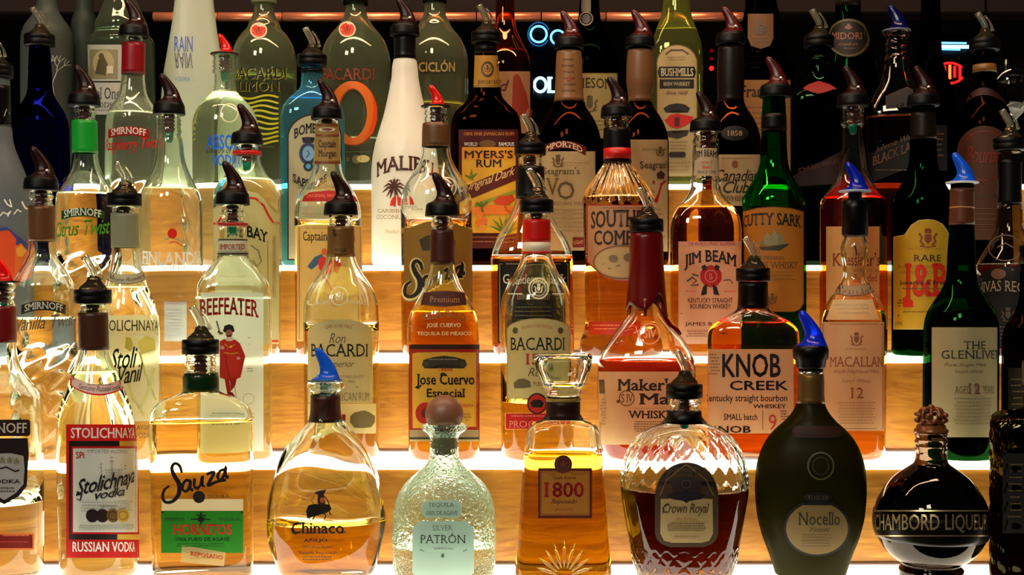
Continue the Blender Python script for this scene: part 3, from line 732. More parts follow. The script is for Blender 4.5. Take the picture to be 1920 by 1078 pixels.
b = B(1, 1056, 'tequila_bottle', 'tapering square decanter of golden tequila with a flared clear glass stopper', [(1078, 90), (1070, 90), (1000, 84), (900, 77), (830, 71), (808, 68), (798, 62), (792, 52), (787, 40), (782, 33), (778, 31), (745, 31), (742, 31)], n=6.5, dep=.8, liq=(851, (.94, .76, .22)), wall=.004, seg=64)
b.band(751, 785, (.17, .10, .09)); b.band(746, 752, (.55, .44, .22), off=.0012)
P = [(741, 30), (738, 33), (734, 34), (728, 34), (720, 41), (700, 49), (684, 53), (674, 55), (668, 55), (665, 52)]
def sq(z, h, e=4.5):
    t = np.arange(40)*2*np.pi/40; c, q = np.cos(t), np.sin(t); return np.stack([h*np.sign(c)*np.abs(c)**(2/e), h*.8*np.sign(q)*np.abs(q)**(2/e), np.full(40, z)], 1)
R = [sq(b.z(y), h*b.k, 2.2 if y > 725 else 4) for y, h in P]+[sq(b.z(y), h*b.k, 3.5) for y, h in ((669, 46), (690, 42), (712, 34), (724, 22))]
link('glass_stopper', rings_mesh(R), CLEAR, b.root)['label'] = 'flared clear glass stopper'
b.label('R', 1009, 1110, 878, 972, (.80, .53, .17), [('x', 1012, 1107, 882, 968, 2.5, (.33, .10, .07)), ('x', 1015, 1104, 886, 964, 1, (.6, .3, .1)), ('t', 'Tequila Reserva', 1035, 1080, 893, 900, (.4, .2, .08), 'k'), ('t', '1800', 1020, 1095, 904, 933, (.62, .08, .04), 'Bs'), ('t', 'Reposado', 1033, 1082, 936, 947, (.3, .14, .06), 'ks'), ('t', 'JALISCO', 1040, 1074, 953, 959, (.65, .22, .08), ''), ('f', 1020, 1046, 889, 891, 1, (.5, .3, .1)), ('f', 1070, 1098, 889, 891, 1, (.5, .3, .1))], border=((.35, .12, .08), 3))
for q in range(9):
    a = math.radians(18+18*q); L_ = 62-10*abs(q-4)/4.
    P_ = b.surf([1058+u*L_*math.cos(a)*1.05 for u in (.28, .5, .75, 1)], [1082-u*L_*math.sin(a)*1.1 for u in (.28, .5, .75, 1)], .0001)
    link('cut_ray', tube([tuple(p_) for p_ in P_], [.0006, .0017, .0018, .0004], 8), brightened((1, .97, .85), .12, 1.5), b.root)
b.ink([('o', 1056, 871, 17, 17, (.26, .10, .07)), ('r', 1056, 871, 12, 12, 1.5, (.45, .2, .1)), ('wreath', 1056, 871, 8, (.45, .22, .12))], name='seal')

def diamond(X, Y, t, py):
    w = 0
    u = t/(2*np.pi)*26
    if py < 918 and py > 812: k = (py-812)/106.; w = 1.
    elif py > 1022: k = (py-1022)/62.; w = 1.
    else: return np.zeros_like(X)
    v = k*2.2
    g = lambda q: np.clip(1-np.abs(((q) % 1)-.5)/.13, 0, 1)
    return -1.9*np.maximum(g(u+v), g(u-v))
b = B(1, 1283, 'whisky_bottle', 'round-shouldered whisky decanter with cut diamond pattern and a black arched label', [(1078, 90), (1070, 93), (1050, 98), (1010, 105), (960, 114), (920, 120), (898, 121), (875, 118), (850, 110), (830, 99), (814, 84), (804, 66), (797, 50), (790, 38), (784, 32), (770, 31), (768, 28), (760, 27), (756, 32), (750, 31), (747, 27)], n=2.5, dep=.68, liq=(916, (.45, .20, .04)), wall=.0042, relief=diamond, step=2.4, seg=208)
b.band(770, 792, (.05, .04, .04), off=.0008); b.pourer('B')
b.label([(1228, 1000), (1232, 1012), (1240, 1020), (1255, 1026), (1320, 1026), (1335, 1020), (1343, 1012), (1347, 1000), (1347, 930)]+[(1287.5+59.5*math.cos(a), 930-63*math.sin(a)) for a in np.linspace(.05, math.pi, 22)], 0, 0, 0, 0, (.05, .035, .04),
    [('p', [(1238, 1000), (1245, 1014), (1260, 1018), (1315, 1018), (1330, 1014), (1337, 1000), (1336, 936), (1300, 934), (1287, 944), (1274, 934), (1239, 936)], (.62, .53, .35)),
     ('l', [(1237, 930), (1250, 900), (1280, 876), (1287, 872), (1294, 876), (1324, 900), (1338, 930)], 2, (.45, .36, .2)),
     ('p', [(1262, 925), (1258, 900), (1268, 910), (1274, 895), (1287, 905), (1300, 895), (1306, 910), (1316, 900), (1312, 925)], (.17, .11, .12)), ('o', 1287, 908, 14, 12, (.12, .07, .12)), ('r', 1287, 908, 9, 7, 1.5, (.35, .25, .12)),
     ('p', [(1250, 928), (1287, 922), (1324, 928), (1314, 936), (1287, 940), (1260, 936)], (.10, .07, .11)),
     ('t', 'Crown Royal', 1243, 1330, 944, 968, (.22, .14, .07), 'k'), ('l', [(1243, 964), (1243, 952), (1252, 946), (1256, 950)], 2, (.22, .14, .07)), ('t', 'Fine De Luxe', 1268, 1308, 971, 976, (.6, .3, .15), ''), ('f', 1250, 1326, 980, 998, 4, (.42, .32, .2)), ('t', 'CANADIAN WHISKY', 1264, 1311, 1004, 1009, (.4, .3, .2), '')], border=((.30, .22, .13), 2))

OL = frosted((.33, .31, .07), .26, .42)
b = B(1, 1519, 'liqueur_bottle', 'dark olive etched urn-shaped liqueur bottle with a round gold label and a blue pourer', [(1076, 66), (1068, 69), (1040, 78), (1000, 93), (960, 102), (919, 105), (880, 103), (850, 95), (825, 83), (805, 66), (790, 49), (775, 36), (760, 28), (745, 25), (704, 24), (702, 22), (697, 23), (690, 22)], g=OL, dep=.62, n=2.3, lean=1, liq=(850, (.20, .13, .04)), wall=.004)
b.band(700, 756, (.36, .26, .13), mat=plain((.42, .31, .16), 'gold_foil', .4, .5)); b.band(696, 700, (.8, .8, .8), off=.0010, mat=plain((.8, .8, .78), 'silver_foil', .2, 1))
b.cap([(691, 25), (688, 28), (676, 29), (672, 33), (662, 34), (655, 34), (648, 31)], (.03, .03, .04)); put('spout', 'fin', m_fin, fin_mat((.08, .2, .95)), b.root, (b.lean, 0, b.z(649)), 1, 1.05)
TAN = (.62, .50, .30)
b.label([(1532+63*math.sin(a), 990-54*math.cos(a)-(0 if abs(math.sin(a)) > .42 or math.cos(a) < 0 else -9)) for a in np.linspace(0, 2*math.pi, 41)[:-1]], 0, 0, 0, 0, (.02, .02, .012), [], name='label_backing')
b.label([(1532+58*math.sin(a), 991-49*math.cos(a)-(0 if abs(math.sin(a)) > .42 or math.cos(a) < 0 else -7)) for a in np.linspace(0, 2*math.pi, 41)[:-1]], 0, 0, 0, 0, (.55, .45, .26), [('t', 'Nocello', 1497, 1575, 961, 985, (.14, .10, .05), 's'), ('t', 'Toschi', 1518, 1557, 990, 998, (.32, .24, .12), 'k'), ('f', 1500, 1562, 1003, 1030, 5, (.4, .32, .18))], lab='round gold paper label')
b.label('O', 1506, 1560, 923, 943, (.07, .05, .04), [('t', 'TOSCHI', 1514, 1552, 929, 937, (.28, .22, .1), 'b')])
b.label('U', 1485, 1582, 798, 822, (.24, .11, .06), [], a=11, border=((.10, .08, .03), 2.5))
b.ink([('r', 1539, 874, 24, 25, 3, (.30, .29, .14)), ('r', 1539, 874, 15, 16, 1.2, (.26, .26, .10))], name='raised_ring')

BLK = glass((.80, .76, .72), .0, 1.46)
b = B(1, 1746, 'liqueur_bottle', 'round globe liqueur bottle filled with black spirit, topped by a small crown', [(1078, 60), (1073, 62), (1066, 62), (1062, 58), (1057, 56), (1050, 68), (1035, 86), (1015, 100), (995, 109), (981, 111), (965, 110), (945, 105), (920, 92), (900, 76), (885, 57), (875, 42), (868, 33), (862, 31), (845, 30), (840, 32), (834, 29), (828, 32), (822, 29), (814, 31), (810, 31)], g=BLK, liq=(874, (.05, .03, .05)), wall=.0035, seg=64, yoff=-.024)
CRN = plain((.45, .27, .15), 'dull_gold_plastic', .3, .35)
b.cap([(812, 33), (806, 33), (803, 29), (798, 28), (795, 24)], 0, mat=CRN, name='cap')
cr = thing('tmp', '', '') ; bpy.data.objects.remove(cr)
zb_ = b.z(797); kk = b.k
bm = bmesh.new()
cw = link('crown', lathe([(12*kk, zb_), (24*kk, zb_+1*kk), (26*kk, zb_+6*kk), (22*kk, zb_+8*kk), (.0002, zb_+9*kk)], 28), CRN, b.root)
for q in range(8):
    a = q*math.pi/4
    P = [((22+10*math.sin(u*math.pi*.8))*kk*(1-u*.72)*1.0, zb_+(6+26*math.sin(u*math.pi*.62))*kk) for u in np.linspace(0, 1, 9)]
    link('crown_arch', tube([(r_*math.cos(a), r_*math.sin(a), z_) for r_, z_ in P], [4.2*kk]*3+[3.6*kk]*6, 8), CRN, cw)
link('crown_orb', lathe([(.0002, zb_+28*kk), (6*kk, zb_+31*kk), (7*kk, zb_+35*kk), (5*kk, zb_+39*kk), (.0002, zb_+41*kk)], 16), CRN, cw)
for q in range(16):
    a = q*math.pi/8+.2; o = put('crown_pearl', 'pearl', lambda: lathe([(.0001, -.0032), (.0027, -.002), (.0034, 0), (.0027, .002), (.0001, .0032)], 10), CRN, cw, ((27*kk)*math.cos(a), 27*kk*math.sin(a), zb_+(20 if q % 2 else 9)*kk))
gband = plain((.30, .26, .19), 'embossed_gold_band', .35, .6)
o = b.band(957, 1006, 0, off=.0010, mat=plain((.10, .085, .07), 'embossed_dark_band', .3, .3), name='text_band'); o['label'] = 'dark band with raised metallic capitals'
GB = lambda c: plain((.75, .66, .48), 'raised_gold', .3, .8)
its = []
for yy in (958, 1005):
    its += [strip([(x, yy+ (7 if yy > 980 else 2)*0) for x in np.linspace(1638, 1854, 40)], 2.6)+((.6, .5, .35),)]
V, T = text_geo('CHAMBORD LIQUEUR', 'b')
X = 1746+111*np.sin(-1.25+2.5*V[:, 0]); Yv = 1000-36*V[:, 1]
its.append((np.stack([X, Yv], 1), T, (.6, .5, .35)))
b.decal(its, b.root, 'raised_lettering', .0022, single=GB)

def pebble(X, Y, t, py): return 2.3*np.sin(py/5.5+np.round(t*9)*2.1)*np.sin(t*22)
b = B(1, 1946, 'liqueur_bottle', 'square pebbled-glass bottle of dark red liqueur, cut by the right edge of the picture', [(1078, 88), (1070, 90), (800, 90), (787, 88), (778, 78), (772, 50), (766, 30), (760, 26), (735, 25), (728, 27), (722, 27)], n=7, dep=1, liq=(935, (.35, .08, .05)), relief=pebble, step=3, seg=144, g=glass((.62, .58, .45)), yoff=-.012)
b.cap([(722, 30), (700, 30), (680, 30), (676, 27)], (.2, .17, .08), name='cap')
b.label('R', 1880, 1990, 850, 1000, (.10, .08, .05), [('f', 1890, 1918, 870, 980, 9, (.4, .32, .18))])

# ================================================================== SECOND STEP
sv = shoulder_vodka
b = B(2, 86, 'vodka_bottle', 'clear vodka bottle with a grey plaque, grey script and twisted glass lower body', [(857, 56), (848, 60), (760, 62), (690, 62), (560, 62), (540, 61), (522, 54), (505, 43), (490, 33), (475, 27), (455, 25), (385, 24), (384, 22), (376, 21), (370, 24), (364, 21), (358, 21)], lean=-9, liq=(598, (.97, .97, .93)), relief=swirl(640, 850, 3.2))
b.band(387, 453, (.33, .21, .12), mat=plain((.40, .27, .16), 'bronze_foil', .4, .35)); b.pourer('A')
b.label([(40+83*u, 590-8*(1-(2*u-1)**2)) for u in np.linspace(0, 1, 11)]+[(123-83*u, 572-8*(1-(2*u-1)**2)) for u in np.linspace(0, 1, 11)], 0, 0, 0, 0, (.20, .18, .16), [('t', 'SMIRNOFF', 46, 118, 572, 585, (.88, .86, .78), 'bs', 6)], name='plaque', lab='dark grey plaque with pale capitals')
b.ink([('t', 'Vanilla Twist', 32, 138, 598, 622, (.35, .33, .28), 'k', 0, 12)])

b = B(2, 246, 'vodka_bottle', 'clear vodka bottle with a pale label, yellow flowers and a thin black script', [(857, 57), (848, 60), (620, 61), (590, 58), (565, 51), (545, 43), (525, 37), (505, 31), (485, 27), (466, 26), (400, 25), (399, 23), (388, 23)], lean=-13, liq=(540, (.95, .95, .84)))
b.band(401, 465, (.52, .52, .40), mat=plain((.50, .50, .40), 'pale_foil', .45)); b.pourer('B')
b.label('S', 192, 280, 504, 533, (.86, .84, .70), [('t', 'Genuine Russian', 205, 266, 514, 521, (.3, .28, .2), 'k', -7)], border=((.32, .28, .18), 1.3), a=11)
b.label('R', 193, 298, 591, 790, (.88, .88, .74), [('t', 'STOLICHNAYA', 190, 296, 600, 621, (.33, .30, .14), 'b'), ('l', [(196, 627), (296, 627)], 1.6, (.35, .32, .2)),
    ('p', [(236, 632), (246, 634), (250, 648), (244, 660), (234, 652)], (.86, .80, .35)), ('p', [(258, 642), (272, 630), (276, 640), (290, 636), (284, 648), (292, 656), (276, 654), (266, 664), (266, 650)], (.90, .85, .42)), ('l', [(262, 660), (272, 700), (292, 750)], 4, (.78, .80, .45)), ('l', [(236, 700), (246, 740), (270, 780)], 5, (.86, .82, .45)), ('l', [(290, 690), (280, 730), (262, 770)], 4, (.80, .82, .5)),
    ('t', 'Stoli', 207, 258, 655, 695, INKB, 'kb', 0, 6), ('t', 'Vanil', 222, 268, 688, 722, INKB, 'kb', 0, 8), ('l', [(205, 690), (212, 693), (216, 684)], 2, INKB)], mat=lambda c: frosted((.92, .92, .80), .7))
b.ink([('t', 'FLAVORED', 246, 290, 797, 806, (.3, .27, .15), 's'), ('t', 'VODKA', 252, 288, 812, 821, (.3, .27, .15), 's')])

b = B(2, 441, 'gin_bottle', 'clear square gin bottle with red capitals over a red-coated guard figure', [(857, 66), (849, 70), (560, 71), (545, 70), (532, 66), (518, 57), (502, 45), (488, 34), (478, 28), (470, 27), (450, 26), (425, 25), (424, 28), (419, 28), (418, 22), (408, 21), (402, 26), (396, 21), (385, 21)], n=4.5, dep=.8, lean=-5, liq=(560, (.97, .98, .95)))
b.band(450, 478, (.88, .86, .76), off=.0008, mat=paper((.88, .86, .76)), name='neck_label'); b.band(419, 426, (.65, .08, .08), off=.0010); b.band(449, 451.5, (.2, .15, .1), off=.0012); b.band(475, 477.5, (.2, .15, .1), off=.0012); b.pourer('A')
b.ink([('t', 'IMPORTED', 412, 459, 458, 468, (.65, .2, .15), 'bs')], off=.0013)
b.label('R', 376, 494, 549, 846, (.90, .93, .86), [
    ('t', 'BEEFEATER', 374, 485, 562, 594, (.62, .10, .07), 'Bs', 5, -2),
    ('l', [(406, 602), (413, 628)], 3, (.40, .38, .38)), ('l', [(408, 622), (418, 626)], 4, (.35, .28, .1)),
    ('p', [(418, 621), (421, 611), (430, 608), (437, 611), (440, 620), (438, 623), (422, 624)], (.10, .08, .10)), ('o', 429.5, 626, 6.5, 8, (.62, .36, .26)), ('p', [(425, 628), (434, 628), (432, 636), (427, 636)], (.35, .2, .15)),
    ('o', 430, 636, 8, 4, (.85, .78, .7)),
    ('p', [(412, 640), (420, 636), (430, 640), (441, 637), (450, 644), (454, 658), (460, 668), (458, 674), (450, 676), (449, 690), (451, 708), (440, 712), (428, 714), (412, 708), (415, 688), (419, 668), (413, 658)], (.70, .15, .08)),
    ('l', [(422, 664), (426, 690), (431, 711)], 1.4, (.42, .05, .04)), ('l', [(419, 661), (434, 664), (447, 661)], 2, (.8, .55, .15)), ('l', [(421, 645), (430, 652), (440, 646)], 1.6, (.85, .6, .15)), ('o', 433, 650, 2, 2, (.95, .75, .2)), ('o', 417, 652, 4, 3.5, (.8, .6, .5)), ('o', 447, 672, 3.5, 3, (.8, .6, .5)),
    ('p', [(421, 710), (430, 713), (433, 733), (427, 742), (424, 728)], (.66, .1, .1)), ('p', [(431, 713), (444, 710), (441, 724), (433, 733)], (.60, .08, .1)), ('p', [(427, 734), (436, 736), (441, 744), (433, 748), (426, 742)], (.5, .06, .08)), ('l', [(440, 722), (443, 746)], 1.3, (.6, .6, .6)),
    ('f', 462, 475, 690, 700, 2, (.6, .66, .62)), ('f', 464, 474, 632, 650, 3, (.7, .75, .7)), ('r', 466, 748, 10, 10, 1.2, (.75, .72, .6)), ('f', 392, 478, 775, 800, 4, (.65, .7, .66))], mat=lambda c: frosted((.93, .96, .90), .82))

rum = [(857, 66), (848, 70), (600, 71), (575, 70), (555, 66), (538, 58), (522, 47), (508, 38), (495, 31), (482, 27), (470, 25), (425, 24), (424, 22), (404, 22)]
b = B(2, 641, 'rum_bottle', 'clear rum bottle with an arched cream label behind the blue pourer', rum, lean=-2, liq=(620, (.98, .90, .66)))
b.band(425, 481, (.42, .29, .14), mat=plain((.46, .33, .18), 'bronze_foil', .4, .3)); b.ink([('t', 'V', 623, 652, 430, 445, (.25, .15, .07), 'k'), ('l', [(615, 462), (662, 462)], 1.2, (.3, .2, .1)), ('t', 'GOLD', 628, 650, 466, 472, (.2, .12, .06), 'b')], off=.0011); b.pourer('A')
b.label('A', 577, 699, 599, 756, (.87, .82, .60), [('t', 'CARTA DE ORO', 610, 660, 611, 617, (.65, .45, .3), 's', 3), ('t', 'Ron', 617, 648, 625, 644, (.35, .33, .26), 'kl'), ('t', 'BACARDI', 583, 690, 645, 669, (.12, .10, .09), 's'), ('t', 'Superior', 612, 665, 676, 692, (.35, .33, .26), 'kl'), ('t', 'ESTABLISHED', 634, 682, 704, 709, (.5, .47, .38), 'l'), ('t', '1862', 652, 666, 713, 718, (.5, .47, .38), ''), ('l', [(640, 726), (672, 726)], 1.2, (.5, .45, .3)), ('t', 'PUERTO RICAN RUM', 590, 692, 736, 752, (.52, .48, .34), 'l')], a=24, border=((.80, .76, .55), 2))
b.label('R', 577, 705, 757, 813, (.87, .82, .60), [('l', [(577, 758), (705, 758)], 1.5, (.65, .52, .3)), ('l', [(577, 811), (705, 811)], 1.5, (.65, .52, .3)), ('p', [(656, 792), (657, 780), (664, 774), (676, 771), (684, 770), (694, 774), (703, 780), (703, 792), (696, 801), (688, 796), (680, 803), (672, 796), (664, 802)], (.48, .42, .24)), ('p', [(579, 782), (583, 776), (590, 774), (597, 780), (597, 800), (588, 798), (580, 804)], (.48, .42, .24)), ('t', '1', 641, 648, 777, 790, (.7, .2, .12), 'B'), ('f', 618, 650, 795, 801, 1, (.7, .5, .3))])
EMB = (.86, .84, .70)
b.ink([('r', 636, 555, 16, 17, 2, EMB), ('wreath', 636, 555, 9, EMB), ('t', 'BACARDI', 590, 625, 566, 573, EMB, 'b', 0, 5), ('t', 'BACARDI', 650, 690, 561, 568, EMB, 'b', 0, -5)], name='embossing')

b = B(2, 833, 'tequila_bottle', 'gold tequila bottle with a black and yellow label lettered in blackletter behind the ball stopper', [(857, 60), (846, 65), (838, 67), (640, 67), (610, 66), (590, 62), (570, 53), (552, 43), (536, 34), (520, 28), (505, 24), (495, 23), (430, 20), (428, 18), (420, 22), (414, 19), (406, 19)], n=2.9, dep=.92, lean=-4, liq=(585, (.97, .83, .42)))
b.band(431, 496, (.25, .12, .09), name='neck_sleeve'); b.pourer('A')
b.label([(794, 549)]+[(833+39*math.cos(a), 552-7*math.sin(a)) for a in np.linspace(math.pi*.9, .1*math.pi, 9)]+[(872, 549), (876, 572), (833, 576), (788, 572)], 0, 0, 0, 0, (.30, .12, .08), [('t', 'Premium', 806, 862, 556, 567, (.6, .38, .15), 's')], border=((.5, .3, .12), 1.2))
b.ink([('t', 'VILLA GOLD', 790, 874, 590, 604, (.45, .36, .14), 'bs', 8), ('t', 'JOSE CUERVO', 800, 864, 606, 616, (.96, .9, .7), 'b'), ('t', 'TEQUILA DE MEXICO', 782, 884, 622, 630, (.96, .9, .7), 'b')], name='embossing')
b.label('R', 767, 899, 646, 828, (.20, .12, .07), [('b', 768, 898, 655, 806, (.64, .10, .06)), ('p', [(773, 663), (782, 661), (800, 664), (833, 660), (860, 664), (893, 661), (891, 700), (893, 740), (890, 770), (893, 800), (860, 801), (833, 804), (800, 801), (774, 803), (776, 770), (773, 740), (775, 700)], (.86, .64, .20)),
    ('p', [(791, 684), (794, 675), (812, 670), (833, 667), (855, 670), (872, 675), (876, 684), (870, 691), (858, 686), (833, 683), (808, 686), (796, 691)], (.22, .20, .14)), ('f', 805, 862, 673, 680, 1, (.5, .48, .38)), ('o', 798, 683, 6, 5.5, (.28, .26, .18)), ('o', 869, 683, 6, 5.5, (.28, .26, .18)), ('t', 'Tequila', 821, 849, 690, 697, (.80, .25, .10), 'Bs'),
    ('t', 'Jose Cuervo', 780, 890, 701, 728, (.09, .07, .06), 'Bs'), ('l', [(779, 726), (784, 728), (790, 722)], 3, INKB), ('l', [(826, 704), (829, 700), (836, 702)], 3, INKB), ('t', 'Especial', 800, 872, 729, 750, (.09, .07, .06), 'Bs'), ('o', 797, 775, 18, 20, (.68, .12, .07)), ('o', 798, 775, 8, 9, (.4, .08, .05)), ('t', 'TEQUILA', 866, 889, 758, 764, (.8, .3, .12), 'Bs'), ('f', 868, 884, 776, 792, 3, (.6, .42, .15)),
    ('b', 768, 898, 806, 820, (.60, .50, .34)), ('b', 768, 898, 820, 824, (.18, .17, .08)), ('b', 768, 898, 824, 828, (.66, .58, .34))])

rum2 = [(857, 64), (848, 68), (600, 69), (575, 68), (555, 64), (538, 57), (522, 48), (508, 40), (495, 33), (480, 28), (472, 26), (412, 25), (411, 22), (400, 22)]
b = B(2, 1008, 'rum_bottle', 'clear rum bottle with a red and white neck band and an arched cream label', rum2, lean=-2, liq=(752, (.98, .85, .42)))
b.band(412, 455, (.72, .10, .07), mat=plain((.74, .11, .08), 'red_foil', .35)); b.band(455, 472, (.85, .80, .70)); b.band(472, 476, (.72, .1, .07)); b.pourer('B')
b.ink([('r', 1010, 541, 18, 19, 3, (.82, .78, .62)), ('r', 1010, 541, 13, 14, 1.2, EMB), ('wreath', 1010, 541, 9, EMB), ('f', 950, 985, 550, 558, 1, EMB), ('f', 1034, 1064, 550, 558, 1, EMB)], name='embossing')
b.label('A', 950, 1070, 597, 748, (.88, .82, .56), [('t', 'BACARDI CORPORATION', 978, 1036, 612, 618, (.75, .42, .25), 's', 4), ('o', 966, 620, 5, 6, (.35, .32, .18)), ('o', 1051, 620, 5, 6, (.35, .32, .18)), ('t', 'BACARDI', 957, 1059, 633, 657, (.12, .10, .09), 's'), ('t', '151°', 986, 1034, 662, 684, (.70, .14, .09), 'Bs'), ('t', 'Rum', 990, 1030, 690, 706, (.3, .28, .2), 'kl'), ('l', [(950, 745), (1070, 745)], 1.4, (.6, .48, .25)),
    ('p', [(963, 718), (972, 711), (982, 710), (994, 715), (996, 726), (988, 722), (980, 728), (972, 723), (964, 728)], (.40, .36, .22)), ('t', 'PUERTO RICAN', 1000, 1050, 716, 724, (.35, .3, .2), '')], a=22, border=((.72, .64, .42), 1.8))
b.ink([('o', 1007, 757, 19, 20, (.17, .08, .06)), ('o', 1007, 757, 16, 17, (.72, .13, .08)), ('p', [(994, 756), (1000, 750), (1007, 755), (1014, 750), (1020, 756), (1016, 764), (1007, 759), (998, 764)], (.10, .06, .06))], name='seal')
b.label('R', 947, 1068, 774, 806, (.74, .12, .11), [('t', 'PROOF RUM', 955, 1060, 789, 802, (.85, .5, .42), 's'), ('f', 958, 1055, 779, 784, 1, (.85, .45, .4))], border=((.85, .62, .35), 1.5))

b = B(2, 1212, 'whisky_bottle', 'broad bourbon bottle whose neck is dipped in dripping dark red wax', [(857, 74), (848, 79), (836, 84), (815, 88), (780, 91), (700, 92), (682, 91), (665, 87), (648, 78), (632, 67), (618, 56), (605, 46), (596, 39), (588, 35), (575, 34), (560, 33), (500, 29), (440, 27), (436, 26)], n=2.5, dep=.75, liq=(676, (.88, .40, .06)), wall=.0035)
WAX = plain((.36, .045, .04), 'sealing_wax', .28)
n_ = 56; zz = list(np.linspace(0, 1, 18)); R = []
t = np.arange(n_)*2*np.pi/n_
low = 575+8*np.sin(3*t+.6)+14*np.clip(np.cos(2*t-.4), 0, 1)**6-16*np.clip(np.cos(2*t+1.7), 0, 1)**3
def wring(u, off):
    y = 437+(low-437)*u; o_ = []
    for j in range(n_):
        z = b.z(y[j]); h = float(b.hw(np.array([z]))[0])+off+.0008*u; o_.append((h*math.cos(t[j]), h*math.sin(t[j]), z))
    return np.array(o_)
R = [wring(1, .0001)]+[wring(u, .0022 if u < .98 else .0016) for u in zz[::-1]]
link('wax_seal', rings_mesh(R, False, True), WAX, b.root)['label'] = 'dark red wax dipped over the neck'
for pts, w in (([(1182, 548), (1178, 562), (1174, 576), (1172, 588)], 6), ([(1236, 568), (1243, 590), (1256, 610), (1270, 620), (1281, 628)], 9), ([(1210, 560), (1209, 580), (1210, 594)], 9)):
    P_ = b.surf([p[0] for p in pts], [p[1] for p in pts], .0006)
    link('wax_drip', tube([tuple(p) for p in P_], [w*.5*b.k]*(len(pts)-1)+[w*.3*b.k], 10), WAX, b.root)
b.cap([(462, 30.5), (459, 31.2), (456, 30.5)], 0, mat=WAX, name='wax_ring'); b.pourer('B', stem=False)
b.ink([('r', 1218, 626, 19, 19, 2.2, (.92, .6, .4)), ('t', 'SIV', 1208, 1230, 618, 634, (.95, .65, .45), 'b'), ('l', [(1192, 612), (1200, 640)], 2, (.9, .6, .4)), ('l', [(1188, 625), (1202, 618)], 2, (.9, .6, .4))], name='embossing')
b.label('R', 1122, 1302, 697, 834, (.84, .73, .52), [('t', "Maker's", 1158, 1264, 710, 733, (.20, .13, .09), 'Bs'), ('t', 'Mark', 1198, 1290, 738, 759, (.20, .13, .09), 'Bs'), ('r', 1175, 747, 14, 14, 1.6, (.3, .2, .13)), ('t', 'S IV', 1165, 1187, 739, 755, (.3, .2, .13), 's'), ('o', 1159, 753, 3, 3, (.3, .2, .13)), ('t', 'WHISKY', 1178, 1262, 770, 785, (.20, .13, .09), 'Bs'), ('f', 1185, 1255, 765, 767, 1, (.5, .4, .3)), ('f', 1188, 1250, 790, 812, 5, (.45, .36, .26)), ('p', [(1123, 712), (1133, 712), (1134, 738), (1124, 738)], (.3, .22, .16)), ('f', 1125, 1139, 748, 800, 9, (.6, .5, .38))])

b = B(2, 1412, 'whisky_bottle', 'flat rectangular bourbon bottle with a newspaper-like tan label and black-wrapped neck', [(857, 82), (850, 85), (640, 86), (624, 85), (612, 80), (603, 70), (596, 56), (588, 41), (580, 31), (574, 28), (531, 27), (528, 27)], n=5, dep=.55, liq=(606, (.86, .38, .06)), wall=.0035)
b.band(530, 578, (.05, .035, .03), off=.0007, name='neck_sleeve', mat=plain((.05, .035, .03), 'black_plastic', .35)); b.pourer('B', stem=False)
b.label('R', 1327, 1488, 655, 813, (.82, .70, .50), [('t', 'KNOB', 1354, 1464, 663, 708, (.10, .08, .07), 'B'), ('t', 'CREEK', 1368, 1478, 714, 732, (.10, .08, .07), 'B'), ('t', 'Kentucky straight bourbon', 1320, 1476, 740, 757, (.16, .12, .09), 'b'), ('t', 'WHISKEY', 1412, 1474, 758, 766, (.12, .09, .07), 'B'), ('t', 'SMALL batch', 1357, 1420, 776, 788, (.16, .12, .09), 'b'), ('l', [(1430, 770), (1430, 806)], 1.2, (.4, .3, .2)), ('t', '9', 1441, 1456, 777, 807, (.70, .22, .12), ''), ('f', 1460, 1480, 770, 790, 4, (.4, .3, .22)), ('t', 'KNOB', 1328, 1408, 799, 812, (.10, .08, .07), 'B'), ('f', 1328, 1350, 664, 706, 7, (.45, .36, .26))])

b = B(2, 1599, 'whisky_bottle', 'clear whisky bottle with a bulging neck and a beige label, a blue pourer in black', [(857, 56), (849, 60), (838, 61), (610, 62), (590, 60), (572, 53), (556, 44), (542, 34), (530, 26), (520, 22), (510, 21), (495, 23), (478, 26), (465, 27), (455, 24), (445, 20), (438, 18), (425, 18)], liq=(583, (.92, .62, .28)), lean=4)
b.cap([(444, 22), (440, 25), (400, 24.5), (392, 25), (378, 24), (375, 20), (372, 13), (362, 13)], (.045, .04, .05), name='cap')
c_ = put('pourer', 'disc', m_disc, plain((.55, .62, .72), 'pale_plastic'), b.root, (b.lean, 0, b.z(361))); put('spout', 'fin', m_fin, fin_mat((.05, .16, .75)), c_, (0, 0, .0024), 1, .92)
b.label('S', 1553, 1643, 526, 556, (.72, .62, .46), [('t', 'MACALLAN', 1566, 1630, 541, 551, (.42, .25, .15), 's', -4)], border=((.40, .27, .16), 1.5), a=10)
b.label([(1562, 562), (1636, 562), (1650, 600), (1548, 600)], 0, 0, 0, 0, (.84, .78, .58), [('f', 1566, 1632, 570, 592, 3, (.7, .62, .45))])
b.label('R', 1540, 1658, 604, 808, (.80, .69, .52), [('x', 1543, 1656, 608, 804, 1.2, (.55, .35, .22)), ('wreath', 1606, 636, 13, (.55, .32, .22)), ('f', 1585, 1628, 654, 657, 1, (.6, .42, .3)), ('t', 'MACALLAN', 1556, 1655, 669, 688, (.55, .30, .20), 's'), ('t', 'Single Highland Malt', 1562, 1648, 693, 702, (.6, .42, .3), 'k'), ('t', 'Scotch Whisky', 1578, 1634, 711, 719, (.6, .42, .3), 'k'), ('t', '12', 1595, 1619, 727, 747, (.58, .25, .15), 's'), ('f', 1570, 1642, 754, 798, 8, (.66, .52, .38))])

